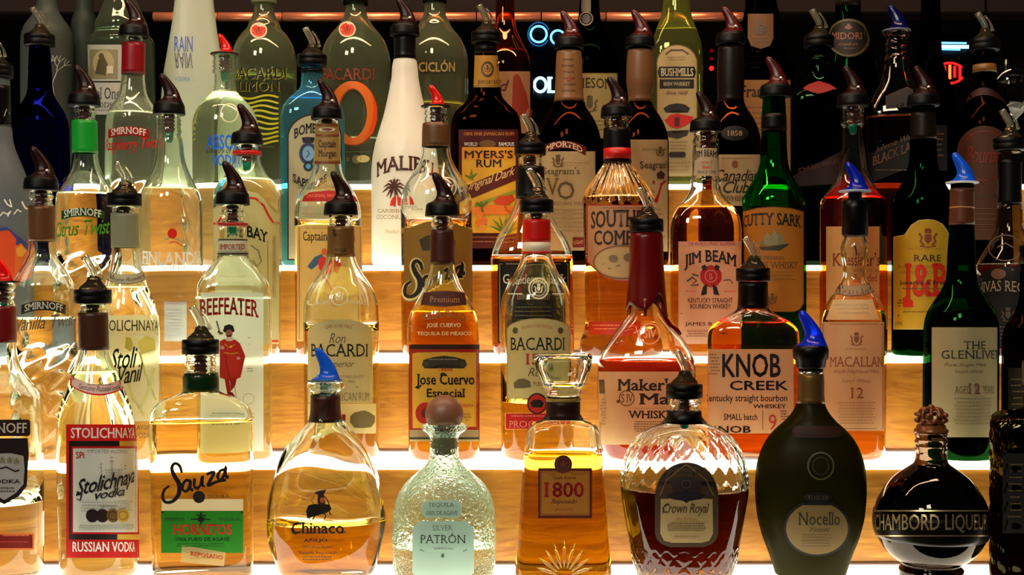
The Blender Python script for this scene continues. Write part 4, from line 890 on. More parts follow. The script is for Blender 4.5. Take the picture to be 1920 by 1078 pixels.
DG = glass((.22, .52, .24), 0, 1.46)
b = B(2, 1800, 'whisky_bottle', 'dark green whisky bottle with a tall cream label and a blue pourer with pale rim', [(857, 68), (849, 71), (630, 72), (605, 70), (585, 64), (568, 54), (552, 43), (538, 35), (524, 30), (505, 28), (475, 27), (430, 24), (352, 22), (345, 22)], g=DG, lean=4, liq=(560, (.30, .22, .08)))
b.band(354, 422, (.33, .18, .11), name='neck_sleeve'); b.band(388, 391, (.62, .42, .22), off=.0009)
b.pourer('V')
b.label('R', 1747, 1870, 614, 820, (.76, .69, .50), [('t', 'THE', 1807, 1848, 640, 655, (.16, .15, .1), 's'), ('t', 'GLENLIVET', 1765, 1872, 657, 673, (.16, .15, .1), 's'), ('t', 'Pure Single Malt', 1770, 1850, 681, 689, (.4, .36, .25), 'k'), ('t', 'Scotch Whisky', 1790, 1845, 694, 701, (.4, .36, .25), 'k'), ('t', 'AGED  12  YEARS', 1790, 1864, 724, 738, (.4, .3, .2), 's'), ('t', '12', 1816, 1838, 719, 739, (.4, .24, .16), 's'), ('f', 1788, 1862, 746, 800, 8, (.5, .45, .32))])

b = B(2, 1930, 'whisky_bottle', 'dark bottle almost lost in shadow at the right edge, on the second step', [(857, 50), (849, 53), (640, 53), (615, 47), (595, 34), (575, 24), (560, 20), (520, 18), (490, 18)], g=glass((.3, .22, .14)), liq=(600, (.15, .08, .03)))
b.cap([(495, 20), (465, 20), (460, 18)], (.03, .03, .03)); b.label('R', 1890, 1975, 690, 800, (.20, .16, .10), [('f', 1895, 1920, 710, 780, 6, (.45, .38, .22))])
# ================================================================== THIRD STEP
b = B(3, -4, 'vodka_bottle', 'frosted bottle painted with white geese over orange hills, cut by the left edge', [(666, 60), (656, 65), (400, 65), (365, 63), (335, 57), (310, 48), (285, 37), (265, 31), (240, 28), (236, 27), (150, 25), (146, 24)], g=frosted((.62, .66, .68), .6), lean=-2, liq=None)
b.band(162, 238, (.03, .03, .03), mat=plain((.03, .03, .03), 'black_sleeve', .35)); b.pourer('B')
b.ink([('l', [(8, 218), (12, 205), (18, 214), (22, 200)], 2, (.7, .7, .7)), ('l', [(10, 230), (20, 226)], 1.5, (.6, .6, .6)),
    ('l', [(8, 374), (14, 384), (22, 388)], 3, WHITE), ('l', [(22, 388), (18, 374)], 2.5, WHITE), ('l', [(41, 378), (47, 390), (52, 392)], 3, WHITE), ('l', [(0, 405), (6, 398), (14, 402), (20, 396), (14, 406)], 2.5, WHITE), ('l', [(26, 402), (33, 393), (40, 398)], 2.5, WHITE),
    ('p', [(-40, 440), (0, 428), (12, 426), (28, 438), (55, 460), (58, 520), (-40, 540)], (.20, .24, .50)), ('p', [(-40, 448), (-4, 434), (16, 432), (30, 448), (30, 530), (-40, 545)], (.80, .28, .12)), ('p', [(28, 462), (40, 456), (54, 474), (56, 520), (28, 528)], (.82, .38, .14)), ('p', [(30, 466), (40, 460), (50, 470), (42, 482), (32, 480)], (.85, .6, .2))], name='painting')

b = B(3, 165, 'vodka_bottle', 'clear vodka bottle with a bright green neck sleeve and green script', [(666, 52), (657, 56), (560, 58), (400, 58), (372, 56), (352, 49), (338, 40), (322, 31), (305, 26), (288, 24), (226, 23), (225, 21), (217, 20), (212, 23), (206, 20), (200, 20)], lean=-7, liq=(366, (.97, .96, .92)), relief=swirl(470, 655, 3.0))
b.band(227, 288, (.08, .50, .16), mat=plain((.09, .55, .18), 'green_foil', .35)); b.pourer('A')
b.label([(115+81*u, 412-6*(1-(2*u-1)**2)) for u in np.linspace(0, 1, 11)]+[(196-81*u, 396-6*(1-(2*u-1)**2)) for u in np.linspace(0, 1, 11)], 0, 0, 0, 0, (.07, .28, .08), [('t', 'SMIRNOFF', 120, 190, 395, 409, WHITE, 'bs', 5)], name='plaque', lab='green plaque with white capitals')
b.ink([('t', 'Citrus Twist', 105, 206, 417, 446, (.28, .58, .10), 'kb', 0, 8)])

b = B(3, 325, 'vodka_bottle', 'clear vodka bottle with white capitals under a small red sun', [(666, 52), (656, 56), (600, 58), (515, 59), (400, 60), (378, 59), (362, 55), (345, 47), (325, 37), (305, 30), (290, 27), (275, 26), (262, 24), (252, 21), (249, 23), (246, 23), (238, 21), (234, 23), (230, 21), (226, 23), (222, 21), (216, 21)], lean=-8, liq=(357, (.97, .95, .90)), g=brightened((.98, .99, .97), .05))
b.pourer('A')
b.ink([('o', 323, 438, 9, 9.5, (.85, .12, .08)), ('l', [(308, 450), (320, 446), (335, 450), (345, 455)], 2.5, (.7, .62, .5)), ('l', [(316, 456), (330, 453), (342, 462)], 2, (.8, .3, .25)), ('t', 'FINLANDIA', 267, 383, 470, 495, (1, 1, .97), 'Bs', -3), ('t', 'VODKA', 303, 350, 498, 507, WHITE, 'b')])
b.label('R', 308, 350, 566, 640, (.80, .84, .84), [('b', 308, 350, 566, 571, (.8, .3, .25)), ('f', 312, 346, 580, 634, 9, (.45, .6, .7))], name='back_label', off=.0008)

b = B(3, 463, 'gin_bottle', 'clear gin bottle with a cream label topped by a wavy red line', [(666, 58), (657, 62), (640, 64), (375, 64), (358, 61), (345, 54), (332, 43), (320, 34), (308, 28), (296, 25), (290, 26), (284, 25), (283, 21), (272, 21)], liq=(340, (.97, .97, .90)))
b.band(284, 292, (.75, .10, .09), off=.0010); b.pourer('A')
b.label([(400, 392), (408, 390), (420, 372), (436, 362), (463, 358), (482, 362), (497, 375), (508, 392), (516, 400), (524, 400), (523, 645), (401, 645)], 0, 0, 0, 0, (.78, .74, .54), [
    ('l', [(400, 420), (410, 416), (420, 400), (432, 385), (448, 374), (463, 370), (480, 373), (494, 385), (504, 405), (512, 417), (524, 419)], 4, (.80, .14, .10)), 
    ('t', 'BOMBAY', 418, 502, 424, 446, INKB, 'Bs', 8, -12), ('l', [(470, 460), (484, 470), (490, 490), (482, 500), (474, 488)], 2.5, (.5, .48, .32)), ('l', [(502, 450), (503, 640)], 1.3, (.6, .45, .2)), ('t', 'SOUR MASH', 511, 517, 440, 560, (.5, .4, .25), ''), ('l', [(510, 640), (522, 640)], 4, (.8, .2, .12))])

b = B(3, 617, 'rum_bottle', 'clear spiced-rum bottle with a red shoulder ribbon and tan picture label', [(666, 58), (657, 61), (640, 63), (405, 63), (385, 61), (368, 54), (352, 45), (338, 36), (325, 30), (312, 27), (250, 23), (235, 22), (233, 22), (225, 21)], lean=-4, liq=(424, (.96, .84, .56)))
b.label([(592, 232), (635, 232), (638, 308), (589, 308)], 0, 0, 0, 0, (.72, .58, .34), [('b', 592, 636, 232, 237, (.50, .30, .12)), ('b', 592, 636, 252, 256, (.50, .28, .12)), ('b', 590, 638, 302, 308, (.45, .25, .1)), ('o', 613, 243, 16, 4, (.85, .8, .72)), ('o', 613, 243, 10, 3, (.5, .3, .25)), ('t', 'Captain', 597, 630, 262, 281, (.20, .15, .1), 'bs'), ('t', 'Morgan', 597, 631, 281, 298, (.20, .15, .1), 'bs')], name='neck_label'); b.pourer('A')
b.label([(566, 378), (570, 368), (580, 361), (617, 357), (652, 361), (665, 368), (671, 378), (640, 374), (617, 373), (592, 375)], 0, 0, 0, 0, (.72, .12, .09), [('t', 'ORIGINAL SPICED', 575, 640, 365, 371, (.9, .45, .35), 'b', 1)], lab='red ribbon label')
b.label('R', 557, 680, 424, 640, (.84, .73, .46), [('x', 561, 676, 428, 636, 1.2, (.6, .42, .2)), ('t', 'Captain', 568, 614, 434, 457, (.28, .20, .13), 'bs'), ('t', 'Morgan', 620, 666, 434, 457, (.28, .20, .13), 'bs'),
    ('p', [(576, 500), (590, 482), (604, 476), (606, 484), (596, 496), (584, 506)], (.25, .36, .45)), ('p', [(596, 488), (606, 480), (616, 488), (618, 508), (608, 516), (598, 504)], (.82, .18, .10)), ('p', [(620, 486), (634, 482), (640, 496), (632, 512), (622, 508)], (.75, .25, .12)), ('o', 608, 472, 5, 6, (.85, .35, .12)), ('l', [(600, 514), (612, 530), (622, 548)], 4, (.75, .3, .15)), ('p', [(584, 530), (600, 520), (606, 545), (592, 560), (582, 548)], (.88, .78, .32)), ('o', 627, 560, 14, 16, (.8, .65, .4)), ('f', 570, 665, 600, 630, 4, (.6, .45, .25))])

b = B(3, 820, 'tequila_bottle', 'gold tequila bottle with a red pourer and black script label, behind the blackletter bottle', [(666, 61), (656, 65), (640, 67), (385, 67), (362, 64), (345, 57), (330, 47), (316, 38), (302, 31), (288, 27), (276, 26), (232, 24), (231, 22), (226, 23), (219, 20), (214, 23), (207, 20), (202, 22)], lean=-3, liq=(428, (.95, .74, .30)))
b.band(232, 276, (.36, .25, .14)); b.pourer('R', sc=1.0)
b.ink([('r', 838, 352, 17, 19, 2, EMB), ('l', [(826, 340), (838, 352), (850, 346), (844, 364)], 2, EMB), ('l', [(778, 352), (790, 344), (800, 352), (792, 362)], 2, EMB), ('t', 'SAUZA', 800, 826, 372, 386, EMB, 'b')], name='embossing')
b.label([(757, 430), (780, 424), (800, 416), (820, 414), (840, 416), (860, 424), (886, 430), (886, 566), (757, 566)], 0, 0, 0, 0, (.52, .44, .20), [('p', [(786, 450), (800, 442), (820, 440), (842, 444), (854, 452), (852, 470), (792, 470)], (.22, .19, .11))]+sauza(756, 874, 482, 558, (.82, .76, .54), 2.2)+sauza(757, 873, 483, 556, (.08, .06, .05), 1.35))
b.ink([('t', 'TEQUILA', 760, 880, 586, 598, (.55, .22, .12), 's')])

b = B(3, 1000, 'whisky_bottle', 'broad whiskey bottle with a black label and black neck sleeve', [(666, 70), (657, 74), (640, 77), (500, 77), (478, 76), (458, 70), (440, 61), (422, 51), (405, 41), (388, 33), (372, 28), (355, 26), (313, 25), (312, 22), (292, 22)], n=3, dep=.8, lean=-6, liq=(486, (.93, .62, .22)))
b.band(313, 372, (.05, .04, .04), name='neck_sleeve'); b.pourer('B')
b.label('R', 933, 1069, 491, 644, (.07, .06, .06), [('x', 937, 1065, 495, 640, 1.6, (.55, .48, .32)), ('t', 'Gentleman Jack', 943, 1062, 514, 538, (.82, .78, .66), 'bs'), ('t', 'TENNESSEE WHISKEY', 965, 1035, 552, 562, (.6, .55, .45), 's'), ('f', 960, 1040, 575, 630, 7, (.4, .36, .28))])

def flutes(X, Y, t, py): return 2.0*np.cos(t*26)*float(sm(305, 320, py)*(1-sm(374, 384, py)))
b = B(3, 1166, 'liqueur_bottle', 'clear bottle with fluted shoulders and a pinkish label edged in red', [(666, 77), (648, 79), (636, 77), (622, 71), (600, 67), (390, 67), (372, 65), (355, 58), (340, 48), (328, 39), (316, 31), (306, 26), (298, 25), (240, 24), (238, 22), (232, 24), (224, 23), (221, 21)], lean=-10, liq=(372, (.97, .80, .50)), relief=flutes, seg=160, step=4)
b.band(241, 306, (.06, .04, .04), name='neck_band'); b.band(279, 299, (.72, .11, .09), off=.0010); b.pourer('A')
b.label([(1100, 384), (1233, 384), (1233, 498), (1220, 502), (1205, 520), (1185, 528), (1160, 528), (1135, 522), (1118, 508), (1110, 496), (1100, 492)], 0, 0, 0, 0, (.82, .66, .48), [('t', 'SOUTHERN', 1108, 1230, 397, 430, (.22, .15, .10), 'Bs', 4), ('t', 'COMFORT', 1114, 1224, 432, 460, (.22, .15, .10), 'Bs', 0), ('r', 1165, 492, 52, 31, 1.6, (.35, .28, .2)), ('o', 1165, 492, 49, 28, (.74, .62, .42)), ('l', [(1130, 496), (1150, 484), (1175, 480), (1200, 490)], 2, (.4, .34, .24)), ('l', [(1140, 504), (1160, 498), (1190, 502)], 2, (.4, .34, .24)), ('o', 1150, 485, 9, 7, (.5, .42, .3)), ('o', 1180, 483, 11, 8, (.48, .4, .28)), ('f', 1125, 1205, 389, 392, 1, (.5, .35, .25))], border=((.72, .22, .15), 2))
b.label('R', 1104, 1200, 603, 628, (.70, .20, .10), [('f', 1110, 1190, 609, 622, 2, (.9, .5, .3))], name='small_label')

b = B(3, 1324, 'whisky_bottle', 'square-shouldered bourbon bottle with a pink-white label and a red rosette', [(666, 64), (657, 66), (430, 67), (412, 64), (396, 57), (383, 47), (372, 38), (360, 31), (350, 28), (340, 29), (332, 26), (276, 24), (274, 23), (268, 25), (262, 24), (258, 21), (252, 23), (248, 22)], n=3.4, dep=.9, liq=(392, (.97, .78, .52)), lean=-1)
b.label([(1306, 278), (1344, 278), (1347, 330), (1300, 330)], 0, 0, 0, 0, (.82, .74, .60), [('t', 'JIM BEAM', 1304, 1344, 284, 300, (.18, .14, .12), 'Bs', 3), ('t', 'James B.', 1314, 1336, 302, 308, (.75, .25, .2), 'k'), ('t', 'Beam', 1316, 1334, 310, 316, (.75, .25, .2), 'k'), ('t', 'SINCE 1795', 1308, 1342, 320, 325, (.3, .25, .2), '')], name='neck_label'); b.pourer('A')
b.label('R', 1272, 1390, 453, 645, (.86, .68, .56), [('b', 1272, 1390, 453, 461, (.84, .60, .50)), ('t', "THE WORLD'S FINEST BOURBON", 1290, 1378, 454, 460, (.70, .15, .12), 'b'), ('l', [(1272, 463), (1390, 463)], 1, (.5, .3, .25)),
    ('t', 'JIM BEAM', 1283, 1381, 479, 508, (.13, .10, .14), 'Bs', 10), ('p', [(1318, 538), (1326, 532), (1325, 552), (1317, 549), (1314, 554)], (.12, .08, .08)), ('p', [(1336, 533), (1344, 538), (1349, 554), (1343, 549), (1338, 552)], (.12, .08, .08)), ('p', [(1333+(21 if i % 2 else 18)*math.cos(i*math.pi/10), 518+(21 if i % 2 else 18)*math.sin(i*math.pi/10)) for i in range(20)], (.68, .10, .10)), ('r', 1333, 518, 11, 11, 1.6, (.85, .45, .38)), ('t', 'B', 1330, 1336, 513, 524, (.9, .6, .5), 'b'), ('p', [(1315, 500), (1322, 496), (1326, 503), (1318, 508)], (.15, .1, .1)), ('p', [(1342, 496), (1350, 500), (1346, 508), (1339, 503)], (.15, .1, .1)),
    ('l', [(1288, 528), (1298, 520), (1306, 526), (1296, 536), (1310, 534)], 3, (.25, .2, .2)), ('l', [(1298, 514), (1310, 518)], 3, (.3, .25, .22)), ('l', [(1356, 526), (1368, 524), (1374, 532)], 2.5, (.45, .38, .35)), ('f', 1284, 1310, 545, 552, 1, (.85, .4, .35)), ('f', 1354, 1380, 545, 552, 1, (.85, .4, .35)),
    ('t', 'KENTUCKY STRAIGHT', 1290, 1374, 559, 568, (.20, .15, .14), 'b'), ('t', 'BOURBON WHISKEY', 1294, 1370, 570, 579, (.20, .15, .14), 'b'), ('l', [(1276, 588), (1388, 588)], 2, (.8, .4, .35)), ('t', 'JAMES B. BEAM', 1284, 1378, 604, 613, (.25, .2, .2), 'b'), ('f', 1285, 1375, 620, 634, 3, (.6, .42, .36))])

GRN = glass((.26, .80, .32), 0, 1.46)
b = B(3, 1451, 'whisky_bottle', 'bright green bottle with an orange label showing a sailing ship', [(666, 57), (657, 60), (640, 61), (395, 61), (375, 59), (358, 52), (342, 42), (328, 34), (315, 29), (300, 26), (260, 24), (200, 22), (183, 21)], g=GRN, liq=(400, (.55, .50, .15)))
b.label([(1392, 396), (1420, 389), (1451, 387), (1482, 389), (1508, 396), (1508, 570), (1500, 582), (1490, 586), (1402, 586), (1396, 582)], 0, 0, 0, 0, (.80, .50, .15), [('t', 'CUTTY SARK', 1394, 1502, 405, 428, (.13, .12, .08), 'Bs', 6), ('p', [(1418, 463), (1428, 469), (1462, 470), (1478, 460), (1480, 456), (1476, 458), (1440, 463), (1424, 463)], (.22, .22, .15)),
    ('p', [(1424, 460), (1428, 448), (1436, 460)], (.45, .44, .32)), ('p', [(1434, 461), (1433, 446), (1438, 434), (1446, 446), (1448, 461)], (.52, .50, .36)), ('p', [(1446, 460), (1447, 442), (1452, 430), (1460, 444), (1461, 460)], (.52, .50, .36)), ('p', [(1459, 459), (1460, 440), (1465, 434), (1474, 458)], (.47, .46, .33)), ('l', [(1436, 448), (1446, 450)], 1, (.25, .22, .15)), ('l', [(1448, 446), (1460, 448)], 1, (.25, .22, .15)),
    ('t', 'ORIGINAL', 1432, 1472, 480, 487, (.3, .25, .12), ''), ('t', 'SCOTS WHISKY', 1403, 1496, 491, 504, (.28, .24, .12), 's'), ('f', 1440, 1490, 509, 530, 3, (.5, .35, .15)), ('wreath', 1448, 560, 10, (.35, .28, .12)), ('f', 1400, 1435, 545, 575, 5, (.6, .4, .15))], border=((.30, .15, .05), 1.6))

b.band(215, 246, (.05, .05, .04)); b.pourer('D', dx=.002)

b = B(3, 1600, 'whisky_bottle', 'orange whisky bottle with a yellow label, tall thin neck and blue pourer before it', [(666, 60), (657, 63), (640, 64), (390, 64), (378, 62), (366, 55), (354, 45), (342, 36), (325, 29), (300, 25), (260, 21), (236, 20), (234, 24), (230, 24), (228, 20), (220, 22), (214, 20), (208, 22), (200, 20)], liq=(375, (.93, .46, .10)), lean=-1)
b.pourer('A'); b.label('R', 1549, 1649, 425, 640, (.80, .66, .38), [('t', "Kessler's", 1561, 1650, 474, 499, (.45, .14, .08), 's'), ('t', 'SMOOTH AS SILK', 1600, 1648, 505, 511, (.5, .35, .2), ''), ('t', 'Blended', 1600, 1645, 514, 528, (.55, .2, .1), 's'), ('l', [(1600, 458), (1606, 468), (1608, 480)], 4, (.3, .16, .1)), ('f', 1565, 1640, 545, 620, 8, (.6, .48, .26))])

b = B(3, 1731, 'whisky_bottle', 'dark green bottle with a yellow label and large red initials', [(666, 57), (657, 60), (640, 60), (395, 60), (375, 57), (358, 49), (344, 41), (330, 34), (315, 29), (300, 27), (260, 25), (200, 22)], g=glass((.12, .36, .16)), liq=(420, (.3, .3, .08)))
b.band(212, 262, (.10, .08, .05), name='neck_sleeve'); b.pourer('A')
b.label([(1675, 618), (1789, 618), (1789, 444), (1780, 440), (1776, 432), (1768, 420), (1754, 413), (1740, 411), (1722, 413), (1708, 422), (1700, 434), (1696, 440), (1675, 444)], 0, 0, 0, 0, (.84, .68, .16), [('wreath', 1740, 447, 19, (.50, .26, .16)), ('f', 1700, 1775, 466, 469, 1, (.6, .48, .2)), ('t', 'RARE', 1713, 1765, 478, 490, (.18, .14, .08), 's'), ('t', 'BLENDED SCOTCH', 1684, 1780, 497, 503, (.55, .45, .15), ''), ('t', '100% SCOTCH', 1688, 1776, 508, 514, (.55, .45, .15), ''), ('t', 'J&B', 1692, 1776, 494, 576, (.78, .16, .05), 'Bs'), ('p', [(1692, 560), (1700, 556), (1704, 568), (1712, 566), (1712, 576), (1696, 576)], (.78, .16, .05)), ('t', 'Justerini & Brooks', 1687, 1782, 526, 536, (.15, .12, .06), 'b'), ('f', 1688, 1778, 540, 546, 1, (.4, .3, .1)), ('f', 1679, 1692, 562, 578, 3, (.3, .24, .1)), ('l', [(1684, 592), (1780, 592)], 4, (.2, .16, .08)), ('f', 1690, 1778, 584, 587, 1, (.3, .24, .1)), ('t', 'LITRE', 1678, 1692, 604, 610, (.5, .4, .1), 'b')], border=((.9, .82, .45), 1.8))

b = B(3, 1893, 'whisky_bottle', 'dark-labelled whisky bottle with a black cap band and clear spouted pourer near the right edge', [(666, 62), (657, 65), (520, 66), (495, 62), (478, 54), (462, 44), (446, 35), (430, 29), (415, 26), (385, 25), (384, 23), (300, 22), (283, 22)], lean=0, liq=(500, (.55, .28, .10)), g=glass((.8, .78, .75)))
b.band(300, 384, (.03, .03, .03), name='neck_sleeve'); b.pourer('B', stem=False)
b.ink([('r', 1885, 465, 31, 24, 2, (.35, .28, .22)), ('l', [(1870, 464), (1885, 456), (1900, 464)], 2, (.3, .24, .2))], name='embossing')
b.label('A', 1834, 1950, 500, 650, (.07, .05, .05), [('l', [(1840, 525), (1870, 508), (1900, 506)], 2.5, (.45, .32, .22)), ('o', 1872, 514, 14, 10, (.42, .28, .22)), ('t', 'CHIVAS REGAL', 1826, 1940, 536, 556, (.60, .52, .42), 's', 10), ('wreath', 1890, 590, 14, (.3, .25, .2)), ('f', 1850, 1920, 612, 640, 4, (.3, .25, .2))], a=26)

# ================================================================== FOURTH STEP
b = B(4, 81, 'vodka_bottle', 'cobalt blue glass bottle with a clear spouted pourer', [(498, 49), (488, 53), (470, 54), (245, 54), (225, 51), (208, 44), (194, 35), (182, 28), (168, 24), (150, 23), (95, 20), (88, 19)], g=glass((.10, .14, .62)), lean=-7, liq=(230, (.75, .8, .98)))
b.pourer('B')
b = B(4, 244, 'vodka_bottle', 'clear vodka bottle with a maroon neck sleeve, red plaque and red script', [(498, 46), (489, 50), (400, 51), (235, 51), (215, 48), (200, 41), (188, 33), (176, 27), (160, 24), (141, 22), (81, 21), (80, 19), (70, 18)], lean=7, liq=(215, (.98, .97, .95)), g=brightened((.98, .99, .97), .07), relief=swirl(330, 490, 2.4))
b.band(81, 140, (.38, .05, .09), mat=plain((.45, .06, .10), 'maroon_foil', .35)); b.pourer('A')
b.label([(203+76*u, 260-6*(1-(2*u-1)**2)) for u in np.linspace(0, 1, 11)]+[(279-76*u, 243-6*(1-(2*u-1)**2)) for u in np.linspace(0, 1, 11)], 0, 0, 0, 0, (.62, .07, .08), [('t', 'SMIRNOFF', 208, 274, 243, 256, WHITE, 'bs', 5)], name='plaque', lab='red plaque with white capitals')
b.ink([('t', 'Raspberry Twist', 196, 294, 262, 290, (.78, .10, .12), 'kb', 0, 6)])
b = B(4, 424, 'vodka_bottle', 'short-necked clear vodka bottle with bright blue capitals and a red pourer', [(498, 58), (489, 61), (470, 62), (240, 62), (220, 59), (204, 52), (192, 42), (183, 33), (176, 26), (170, 22), (150, 20), (141, 20), (138, 24), (134, 24), (130, 21), (126, 23), (122, 21), (118, 23), (112, 21), (104, 22)], lean=-3, liq=(176, (.96, .98, .93)), g=brightened((.98, .99, .97), .10))
b.pourer('R')
b.ink([('r', 430, 212, 16, 17, 2, EMB), ('t', 'ABSOLUT', 387, 470, 252, 281, (.10, .42, 1.0), 'B'), ('t', 'Country of Sweden', 386, 466, 276, 290, (.18, .16, .14), 'k', 0, -2), ('t', 'VODKA', 397, 456, 290, 311, (.10, .42, 1.0), 'B')])
BB = brightened((.62, .90, 1.0), .16)
b = B(4, 588, 'gin_bottle', 'pale blue square gin bottle with a cream arched label', [(498, 58), (490, 60), (470, 60), (225, 60), (207, 57), (193, 49), (182, 39), (173, 30), (166, 24), (155, 21), (140, 20), (125, 19)], g=BB, n=4.5, dep=.8, lean=-3, liq=(190, (.78, .93, .97)))
b.band(131, 138, (.05, .05, .06), off=.0012); b.pourer('B')
b.label('A', 539, 641, 214, 488, (.84, .82, .66), [('t', 'BOMBAY', 551, 615, 243, 262, INKB, 'Bs', 12), ('p', [(566, 258), (571, 266), (578, 257), (585, 266), (590, 258), (588, 268), (568, 268)], (.15, .15, .2)), ('o', 578, 288, 17, 21, (.16, .24, .38)), ('o', 578, 288, 11, 14, (.45, .65, .80)), ('l', [(574, 296), (580, 288), (576, 282)], 2, (.2, .35, .5)), ('o', 578, 312, 9, 9, (.10, .14, .2)), ('o', 578, 312, 5, 5, (.3, .6, .8)), ('t', 'SAPPHIRE', 549, 612, 324, 340, INKB, 'Bs', -12), ('t', 'Distilled London Dry Gin', 558, 630, 346, 356, (.4, .38, .3), 'k'), ('f', 558, 628, 364, 372, 1, (.4, .38, .3)), ('f', 552, 630, 400, 470, 7, (.6, .58, .45))], a=42, border=((.20, .16, .08), 2.5))
b = B(4, 761, 'rum_bottle', 'opaque white coconut-rum bottle with a palm tree and half a red sun', [(498, 60), (490, 64), (330, 64), (300, 62), (272, 57), (245, 49), (215, 40), (185, 33), (150, 26), (112, 21), (111, 19), (68, 19)], g=frosted((.99, .985, .95), .93, .3), lean=-2, liq=None)
b.band(69, 112, (.07, .06, .06), mat=plain((.07, .06, .06), 'black_cap', .35), off=.0012, name='neck_sleeve'); b.pourer('A', stem=False)
br = (.30, .15, .12)
b.ink([('t', 'MALIBU', 706, 812, 306, 334, br, 'Bs', 14), ('l', [(740, 352), (741, 372), (740, 388)], 3, (.35, .22, .16))]
    + [('l', [(739, 349), (739+dx*.55, 349+dy*.7-5), (739+dx, 349+dy)], [4, 4.5, 1], br) for dx, dy in ((-20, 2), (-22, 12), (-14, 20), (-8, 24), (20, 0), (23, 10), (16, 19), (8, 24), (-12, -8), (12, -10), (0, -12))]
    + [('p', [(731, 386), (733, 376), (737, 370), (742, 366), (741, 386)], (.82, .15, .12)), ('p', [(744, 366), (752, 372), (756, 386), (746, 386)], (.82, .15, .12)), ('p', [(760, 366), (768, 372), (774, 386), (762, 386)], (.82, .15, .12)),
    ('t', 'CARIBBEAN', 708, 778, 392, 399, (.62, .50, .40), 's'), ('t', 'COCONUT RUM', 706, 790, 403, 411, (.62, .50, .40), 's'), ('t', 'Product of', 722, 760, 430, 438, (.75, .65, .5), 'k')])

BRG = glass((.40, .20, .10))
b = B(4, 912, 'rum_bottle', 'dark brown flat rum bottle with a yellow picture label crossed by a maroon band', [(498, 62), (490, 65), (250, 66), (228, 64), (213, 58), (202, 48), (192, 38), (182, 31), (170, 28), (110, 22), (100, 21), (82, 19)], g=BRG, n=3.4, dep=.6, lean=-1, liq=(230, (.45, .18, .06)))
b.band(82, 103, (.04, .03, .03), name='neck_sleeve'); b.pourer('B', stem=False)
b.label([(890, 104), (934, 104), (940, 164), (888, 164)], 0, 0, 0, 0, (.78, .58, .20), [('o', 914, 130, 12, 15, (.28, .18, .08)), ('o', 914, 130, 8, 10, (.65, .48, .18)), ('wreath', 914, 129, 7, (.28, .18, .08)), ('t', 'IMPORTED', 896, 936, 150, 157, (.3, .2, .08), 's'), ('b', 888, 940, 160, 164, (.5, .38, .12))], name='neck_label')
YL = (.88, .68, .18)
b.label('R', 860, 972, 243, 466, (.36, .11, .06), [('t', '100% FINE JAMAICAN RUM', 870, 964, 248, 256, (.85, .5, .2), 's'), ('t', 'WORLD', 870, 895, 267, 274, WHITE, 'Bs'), ('t', 'FAMOUS', 935, 964, 267, 274, WHITE, 'Bs'), ('o', 914, 270, 16, 7, (.42, .30, .12)),
    ('p', [(866, 276), (967, 276), (967, 437), (866, 437)], YL), ('p', [(866, 276), (967, 276), (967, 300), (866, 300)], (.88, .60, .14)), ('t', "MYERS'S", 871, 962, 282, 297, (.22, .07, .06), 'B'), ('t', 'RUM', 893, 940, 299, 314, (.22, .07, .06), 'B'),
    ('l', [(880, 335), (884, 318), (886, 338)], 3, (.35, .5, .12)), ('l', [(872, 328), (882, 334), (894, 326)], 3, (.35, .5, .12)),
    ('p', [(866, 352), (967, 310), (967, 338), (866, 380)], (.36, .12, .07)), ('t', 'Original Dark', 870, 966, 345, 366, (.92, .80, .5), 'k', 0, 34),
    ('p', [(890, 382), (967, 356), (967, 362), (890, 388)], (.55, .60, .2)), ('p', [(925, 378), (935, 368), (962, 366), (966, 374), (955, 376), (954, 384), (930, 384)], (.80, .28, .10)), ('p', [(880, 390), (930, 384), (966, 388), (966, 402), (880, 402)], (.88, .48, .14)), ('l', [(905, 398), (902, 378)], 3, (.3, .42, .12)), ('l', [(893, 380), (903, 388), (914, 378)], 3, (.3, .42, .12)), ('l', [(946, 384), (950, 394), (958, 398)], 3, (.78, .3, .1)),
    ('o', 900, 404, 6, 8, (.88, .5, .16)), ('o', 897, 418, 6, 7, (.85, .45, .14)), ('o', 908, 415, 6, 7, (.85, .45, .14)), ('o', 905, 427, 7, 6, (.88, .55, .2)),
    ]+[('l', [(944, 436), (944+dx*.6, 436+dy*.7), (944+dx, 436+dy)], [4, 3, 1], (.30, .48, .14)) for dx, dy in ((-26, -12), (-20, -24), (-8, -30), (6, -30), (18, -22), (24, -10), (-14, -8), (12, -12))]+[('f', 868, 966, 444, 460, 2, (.6, .35, .2))])

